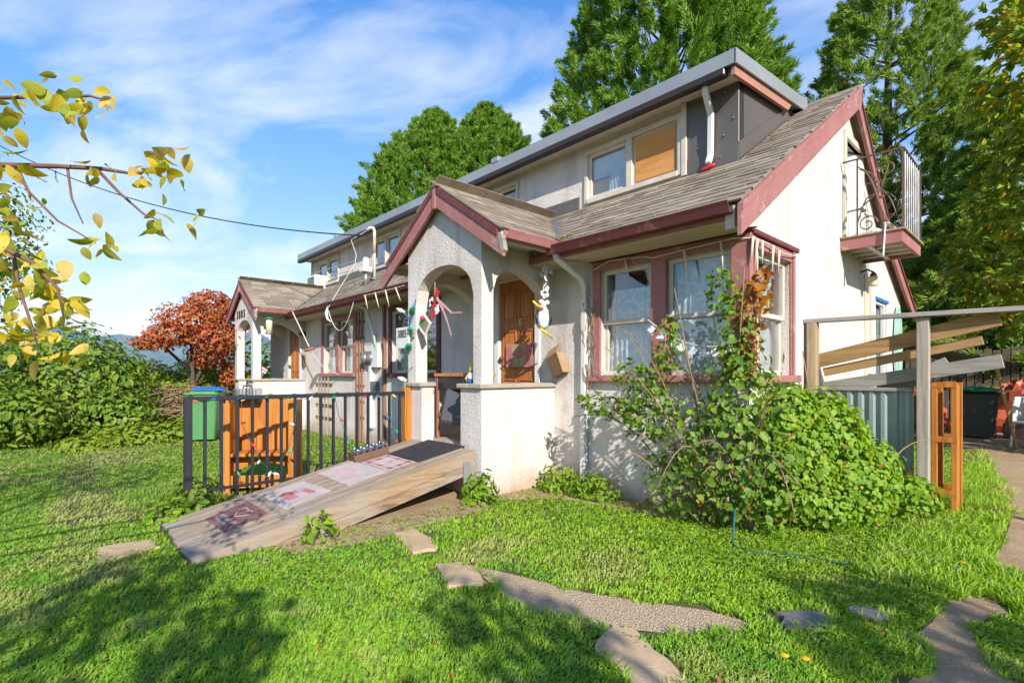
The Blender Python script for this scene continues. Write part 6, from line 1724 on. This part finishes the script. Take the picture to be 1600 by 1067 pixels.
# ------------------------------------------------------------------ yellow leaved tree reaching in from the side
yt = thing('magnolia_tree', 'yellow and green leaved tree whose branches reach in over the lawn', 'tree', (-1.30, -6.40, 0))
FW = Vector((-math.sin(math.radians(47.43)), math.cos(math.radians(47.43)), 0)); RT = Vector((FW.y, -FW.x, 0))
def spot(u, v, t):                          # a point t metres in front of where the photographer stood
    return Vector(CAM.tolist()) + FW * t + RT * ((u - 800) / 792.1 * t) + Vector((0, 0, (584.5 - v) / 792.1 * t))
mb = MB(); mb.tube([(-1.30, -6.40, -.05), (-1.33, -6.38, .9), (-1.27, -6.35, 1.7), (-1.25, -6.30, 2.6)], [.06, .05, .04, .02], 9); part('trunk', mb, M['bark'], yt, True)
tw = [([(-1.28, -6.36, 1.45)] + [tuple(spot(*q)) for q in ((-60, 262, 1.62), (0, 258, 1.58), (90, 260, 1.56), (160, 264, 1.54), (210, 272, 1.52), (255, 262, 1.5))], [.02, .012, .0085, .007, .006, .004, .002]),
      ([tuple(spot(*q)) for q in ((150, 263, 1.54), (185, 300, 1.5), (225, 335, 1.48), (250, 345, 1.47))], [.005, .004, .003, .0015]),
      ([(-1.27, -6.35, 1.7)] + [tuple(spot(*q)) for q in ((-60, 150, 1.65), (0, 153, 1.6), (60, 152, 1.58), (140, 150, 1.55), (175, 160, 1.54))], [.018, .010, .006, .005, .004, .002]),
      ([tuple(spot(*q)) for q in ((25, 259, 1.58), (45, 300, 1.57), (90, 345, 1.56), (150, 380, 1.55))], [.005, .004, .003, .0015]),
      ([tuple(spot(*q)) for q in ((105, 260, 1.56), (112, 310, 1.55), (130, 350, 1.55))], [.004, .003, .0015]),
      ([(-1.28, -6.36, 1.25)] + [tuple(spot(*q)) for q in ((-60, 370, 1.5), (0, 385, 1.45), (50, 410, 1.42), (90, 450, 1.4), (100, 500, 1.4))], [.018, .010, .008, .006, .004, .002]),
      ([tuple(spot(*q)) for q in ((20, 395, 1.44), (30, 450, 1.42), (50, 510, 1.4), (60, 545, 1.4))], [.005, .004, .003, .0015]),
      ([(-1.25, -6.32, 2.3), (-1.15, -6.10, 2.9), (-0.95, -5.80, 3.2)], [.02, .012, .006]), ([(-1.25, -6.30, 2.5), (-1.65, -6.50, 3.0), (-1.95, -6.60, 3.3)], [.02, .012, .006])]
for pts, rs in tw:
    mb = MB(); mb.tube(pts, rs, 6); part('branch', mb, M['bark_red'], yt, True)
LM = []
for k in range(4):
    g = random.Random(60 + k); mb = MB(); nl, vs = 7, []
    bend, fold_ = g.uniform(.15, .55), g.uniform(.12, .4)
    for i in range(nl + 1):
        q = i / nl; w = .27 * math.sin(math.pi * (q ** .8)) ** .8 + (.006 if i < nl else .0)
        z = -bend * q * q
        vs += [(-w, q, z + fold_ * w + g.uniform(-.012, .012)), (0, q, z), (w, q, z + fold_ * w + g.uniform(-.012, .012))]
    fs = []
    for i in range(nl): fs += [(3 * i, 3 * i + 1, 3 * i + 4, 3 * i + 3), (3 * i + 1, 3 * i + 2, 3 * i + 5, 3 * i + 4)]
    mb.add(vs, fs); LM.append(mesh_of('leaf', mb, M['leaf_yellow'], (0, 0, 0), True))
g = random.Random(77)
def put_leaf(p, s, down=.7):
    d = Vector((g.gauss(0, .8), g.gauss(0, .8), -down + g.gauss(0, .45))).normalized()
    Rm = d.to_track_quat('Y', 'Z').to_matrix() @ Matrix.Rotation(g.uniform(0, 6.28), 3, 'Y')
    o = bpy.data.objects.new('leaf', g.choice(LM)); _link(o); o.parent = yt
    o.location = p - ORG[yt.name]; o.rotation_euler = Rm.to_euler(); o.scale = (s * g.uniform(.85, 1.25), s, s)
for (u, v, su, sv, n) in ((50, 150, 38, 16, 18), (15, 190, 14, 22, 7), (118, 172, 18, 14, 9), (172, 155, 8, 10, 4), (258, 250, 20, 18, 15), (225, 270, 8, 10, 4), (246, 340, 8, 14, 5), (296, 340, 8, 8, 3), (85, 285, 40, 22, 6), (160, 268, 10, 8, 3), (150, 372, 14, 12, 6), (15, 370, 18, 34, 14), (70, 430, 26, 22, 18), (30, 440, 26, 22, 8), (92, 480, 16, 22, 12), (60, 520, 32, 16, 14), (115, 545, 20, 6, 4), (20, 520, 20, 16, 6), (0, 280, 12, 26, 8)):
    for k in range(int(n * 1.6)): put_leaf(spot(g.gauss(u, su), g.gauss(v, sv), g.uniform(1.38, 1.62)), g.uniform(.036, .064))
ells = [((-1.45, -6.60, 3.0), (.7, .55, .5)), ((-0.85, -6.10, 3.2), (.5, .5, .4)), ((-2.15, -6.70, 3.1), (.5, .5, .4)), ((-1.85, -7.00, 2.2), (.5, .5, .5))]
P, N = scatter(ells, 1500, shell=(.2, 1.1)); m = len(P)
V, F = leaf_geo(P, unit(rdir(m) + [0, 0, -.7]), unit(rdir(m) + [0, 0, .6]), .085 * rng.uniform(.7, 1.2, m), .045, 'o', .2, .2)
np_part('crown', V, F, M['leaf_yellow'], yt, kind='stuff')

# garden tree behind the photographer; its shade falls across the lawn
gt_l = [([(5.4, -6.4, -.05), (5.3, -6.2, 1.3), (5.0, -5.9, 2.2), (4.6, -5.4, 2.9)], [.12, .10, .07, .03], 'bark'), ([(5.1, -6.0, 2.0), (4.2, -5.9, 2.3), (3.3, -5.7, 2.5)], [.06, .04, .015], 'bark'), ([(5.2, -6.1, 1.8), (5.9, -5.0, 2.6), (6.3, -3.8, 3.0)], [.06, .045, .015], 'bark')]
shrub('garden_tree', 'leafy garden tree whose shade falls across the lawn', 'tree', [((3.0, -5.6, 2.45), (.42, .25, .25)), ((3.9, -6.0, 2.5), (.40, .25, .22)), ((3.4, -6.5, 2.6), (.3, .2, .2)), ((4.75, -4.85, 3.0), (.55, .26, .30)), ((6.3, -3.55, 3.15), (.40, .70, .22)), ((5.5, -5.0, 2.8), (.4, .25, .25)), ((2.7, -6.2, 2.9), (.5, .4, .3))], 3000, .10, .055, 'leaf_hedge', base=(5.4, -6.4, 0), trunk=gt_l, shell=(.1, 1.1))

# ------------------------------------------------------------------ lawn
def inpoly(P, poly):
    x, y = P[:, 0], P[:, 1]; c = np.zeros(len(P), bool); n = len(poly)
    for i in range(n):
        (x0, y0), (x1, y1) = poly[i], poly[(i + 1) % n]
        if y0 == y1: continue
        k = ((y0 > y) != (y1 > y)) & (x < (x1 - x0) * (y - y0) / (y1 - y0) + x0); c ^= k
    return c
def shrink(poly, s=.93):
    cx = sum(p[0] for p in poly) / len(poly); cy = sum(p[1] for p in poly) / len(poly)
    return [(cx + (x - cx) * s, cy + (y - cy) * s) for x, y in poly]
BARE = [shrink(p, .95) for p in (GRAVEL_P, DIRT_R, DIRT_U)] + [shrink(p, .99) for p in (S1, S2, S4, S5, S6)] + [shrink(SAND_L, .9)]
RAMP_P = [(-3.34, -3.70), (-2.13, -3.70), (-2.28, -1.1), (-3.52, -1.1)]
def free(P):
    ok = np.ones(len(P), bool)
    P_n = np.concatenate([P, np.zeros((len(P), 1))], 1)
    Pj = P + (np.stack([fbm(P_n + 70, 5.0), fbm(P_n + 90, 5.0)], 1) - .5) * .24
    for p in BARE: ok &= ~inpoly(Pj, p)
    ok &= ~inpoly(P, RAMP_P)
    ok &= ~((P[:, 0] < .03) & (P[:, 1] > -.03) & (P[:, 0] > -12.6) & (P[:, 1] < 6.2))
    for cx in (PX, PX + PSH): ok &= ~((abs(P[:, 0] - cx) < .73) & (P[:, 1] > -1.12) & (P[:, 1] < 0))
    return ok
def sample(n, d0, d1, k=1.0, spread=1.18):
    d = d0 * (d1 / d0) ** (rng.random(n) ** k); a = rng.uniform(-spread, spread, n)
    f2 = np.array([FW.x, FW.y]); r2 = np.array([RT.x, RT.y])
    P = CAM[:2] + f2 * d[:, None] + r2 * (d * a)[:, None]
    return P, d
P, d = sample(490000, 1.35, 13.0, .85, 1.55)
ok = free(P); P, d = P[ok], d[ok]
P3 = np.concatenate([P, np.zeros((len(P), 1))], 1)
n1, n2, n3 = fbm(P3 + 7, .9), fbm(P3 + 31, 2.6), fbm(P3 + 53, 7.0)
thin = np.zeros(len(P))
thin = np.where(inpoly(P, DIRT_W) | inpoly(P, DIRT_H), .8, thin)
sA, sB = np.array([-8.3, -3.6]), np.array([-4.0, -4.3]); sT = np.clip(((P - sA) @ (sB - sA)) / ((sB - sA) @ (sB - sA)), 0, 1)
sD = np.linalg.norm(P - sA - sT[:, None] * (sB - sA), axis=1)
dryc = np.exp(-(sD / .38) ** 2) * 1.15 + np.exp(-(((P - np.array([-2.6, -4.0])) / np.array([.5, .35])) ** 2).sum(1)) * .7 + np.exp(-(((P - np.array([-.6, -1.6])) / np.array([.9, .35])) ** 2).sum(1)) * .25
dry = np.clip((n1 - .50) * 3.0 + (n2 - .5) * 2.6 + (n3 - .5) * 1.0 + dryc, 0, 1)
keep = rng.random(len(P)) > np.maximum(thin, dry * .35)
P, d, P3, n1, n2, n3, dry = [q[keep] for q in (P, d, P3, n1, n2, n3, dry)]
m = len(P)
edge = np.zeros(m, bool)
for p_ in BARE: edge |= inpoly(P, shrink(p_, 1.22))
tall = edge * rng.random(m) ** 3 * .03 + ((P[:, 0] > .9) & (P[:, 1] > -.6)) * rng.random(m) * .06
h = (.010 + .016 * n2 + .016 * rng.random(m) * n3 + tall) * (1 + .02 * d)
w = .0031 * (1 + d * .16) * rng.uniform(.7, 1.4, m)
az = rng.uniform(0, 6.283, m); dirv = np.stack([np.cos(az), np.sin(az), np.zeros(m)], 1); sd = np.stack([-np.sin(az + .6), np.cos(az + .6), np.zeros(m)], 1)
lean = rng.uniform(.3, 1.7, m)[:, None] * h[:, None]
B = P3; Mid = B + np.array([0, 0, 1.0]) * (h * .62)[:, None] + dirv * lean * .35; Tip = B + np.array([0, 0, 1.0]) * (h * .92)[:, None] + dirv * lean
V = np.stack([B - sd * w[:, None], B + sd * w[:, None], Mid + sd * (w * .8)[:, None], Mid - sd * (w * .8)[:, None], Tip], 1).reshape(-1, 3)
b = np.arange(m)[:, None] * 5
nb_ = b[d < 4.6]; fb_ = b[d >= 4.6]
F = np.concatenate([nb_ + [0, 1, 2], nb_ + [0, 2, 3], nb_ + [3, 2, 4], fb_ + [0, 1, 4]], 0)
g1, g2, gd = np.array([.145, .35, .022]), np.array([.33, .52, .026]), np.array([.50, .46, .17])
mixv = np.clip(.35 + (n3 - .5) * 1.2 + rng.normal(0, .18, m) + .45 * ((P[:, 0] > -1.9) & (P[:, 1] > -2.0)), 0, 1)[:, None]
colr = g1 * (1 - mixv) + g2 * mixv
dk = np.clip(dry + rng.normal(0, .12, m), 0, 1)[:, None] * .75
colr = colr * (1 - dk) + gd * dk
st_ = rng.random(m) < .04; colr[st_] = np.array([.52, .45, .22]) * rng.uniform(.6, 1.0, (int(st_.sum()), 1))
colr = np.concatenate([np.repeat(colr, 5, 0), np.ones((5 * m, 1))], 1)
grass = bpy.data.objects.new('grass', np_mesh('grass', V, F, M['grass_blade'], colr)); _link(grass); grass['kind'] = 'stuff'
# clover and creeping weeds near the house
P, d = sample(60000, 2.0, 10.0, .9)
P3 = np.concatenate([P, np.zeros((len(P), 1))], 1)
q = fbm(P3 + 11, 1.7)
near = ((P[:, 0] > -2.2) & (P[:, 0] < 1.35) & (P[:, 1] > -1.75 + .3 * q) & (P[:, 1] < 1.6)) | (q > .60)
ok = near & free(P) & (rng.random(len(P)) < .25 + .65 * (P[:, 1] > -1.1))
P3, d = P3[ok], d[ok]; m = len(P3)
P3[:, 2] = .008 + .05 * rng.random(m) * fbm(P3 + 3, 4.0) + .05 * np.clip(fbm(P3 + 9, 1.5) - .45, 0, 1)
V, F = leaf_geo(P3, unit(rdir(m) * [1, 1, .3]), unit(rdir(m) * .45 + [0, 0, 1]), .021 * rng.uniform(.6, 1.4, m) * (1 + .04 * d), .018 * rng.uniform(.6, 1.3, m) * (1 + .04 * d), 'o', .15, .1)
o = bpy.data.objects.new('ground_cover', np_mesh('ground_cover', V, F, M['leaf_clover'])); _link(o); o['kind'] = 'stuff'
# stones in the gravel strip
P, d = sample(60000, 1.8, 4.6, 1.0); k = inpoly(P, GRAVEL_P) | ((inpoly(P, DIRT_R) | inpoly(P, DIRT_U) | inpoly(P, DIRT_W)) & (rng.random(len(P)) < .3)); P = P[k]; m = len(P)
s_ = rng.uniform(.002, .005, m)[:, None]
P3 = np.concatenate([P, np.full((m, 1), .006)], 1)
o8 = np.array([[1, 0, 0], [0, 1, 0], [-1, 0, 0], [0, -1, 0], [0, 0, .8]])
jit = rng.uniform(.6, 1.3, (m, 5, 1))
V = (P3[:, None] + o8[None] * jit * s_[:, None]).reshape(-1, 3); b = np.arange(m)[:, None] * 5
F = np.concatenate([b + [0, 1, 4], b + [1, 2, 4], b + [2, 3, 4], b + [3, 0, 4]], 0)
t = NT('pebble'); t.color(t.ramp(t.rnd(), [(0, (.34, .25, .16)), (.5, (.50, .38, .25)), (1, (.62, .52, .39))])); t.set(.9, 0, .2)
o = bpy.data.objects.new('gravel', np_mesh('gravel', V, F, M['pebble'])); _link(o); o['kind'] = 'stuff'
# dandelions
for k, (x, y, lb) in enumerate(((1.16, -1.42, 'yellow dandelion in the grass beside the dirt path'), (.98, -2.02, 'pair leading yellow dandelion in the grass near the half shaded slab'), (1.05, -1.98, 'lower yellow dandelion in the grass near the half shaded slab'), (1.36, .0, 'yellow dandelion at the corner of the dirt path'))):
    dl = thing('dandelion', lb, 'flower', (x, y, 0), 'dandelions in the lawn')
    mb = MB(); mb.tube([(x, y, 0), (x + .006, y, .05)], .0025, 5); part('stem', mb, M['plastic_lime'], dl)
    mb = MB(); mb.lathe([(.004, .046), (.017, .054), (.019, .058), (.010, .063), (.0, .064)], (x + .006, y, 0), 12); part('flower', mb, M['petal_yellow'], dl)
# dead leaves and litter by the ramp
P = np.stack([rng.uniform(-2.2, -1.75, 260), rng.uniform(-3.3, -1.3, 260), np.full(260, .012)], 1); m = 260
V, F = leaf_geo(P, unit(rdir(m) * [1, 1, .2]), unit(rdir(m) * .4 + [0, 0, 1]), .06 * rng.uniform(.5, 1.3, m), .014, 'o', .1)
o = bpy.data.objects.new('dry_litter', np_mesh('dry_litter', V, F, M['dead_stem'])); _link(o); o['kind'] = 'stuff'
P_ = np.stack([rng.normal(PX + 1.08, .10, 420), rng.normal(-.36, .05, 420), np.zeros(420)], 1)
P_[:, 2] = roofz(P_[:, 1]) + .02 + rng.random(420) * .02
V, F = leaf_geo(P_, rdir(420), rdir(420), .022, .014, 'd'); np_part('moss', V, F, M['moss'], roof, kind='stuff')

# fallen autumn leaves scattered over the lawn
P, d = sample(150, 1.7, 8.0); P = P[free(P)]; m = len(P)
P3 = np.concatenate([P, rng.uniform(.018, .04, (m, 1))], 1)
V, F = leaf_geo(P3, unit(rdir(m) * [1, 1, .25]), unit(rdir(m) * .5 + [0, 0, 1]), .034 * rng.uniform(.6, 1.3, m), .020 * rng.uniform(.6, 1.3, m), 'o', .2, .15)
o = bpy.data.objects.new('fallen_leaves', np_mesh('fallen_leaves', V, F, M['leaf_autumn'])); _link(o); o['kind'] = 'stuff'
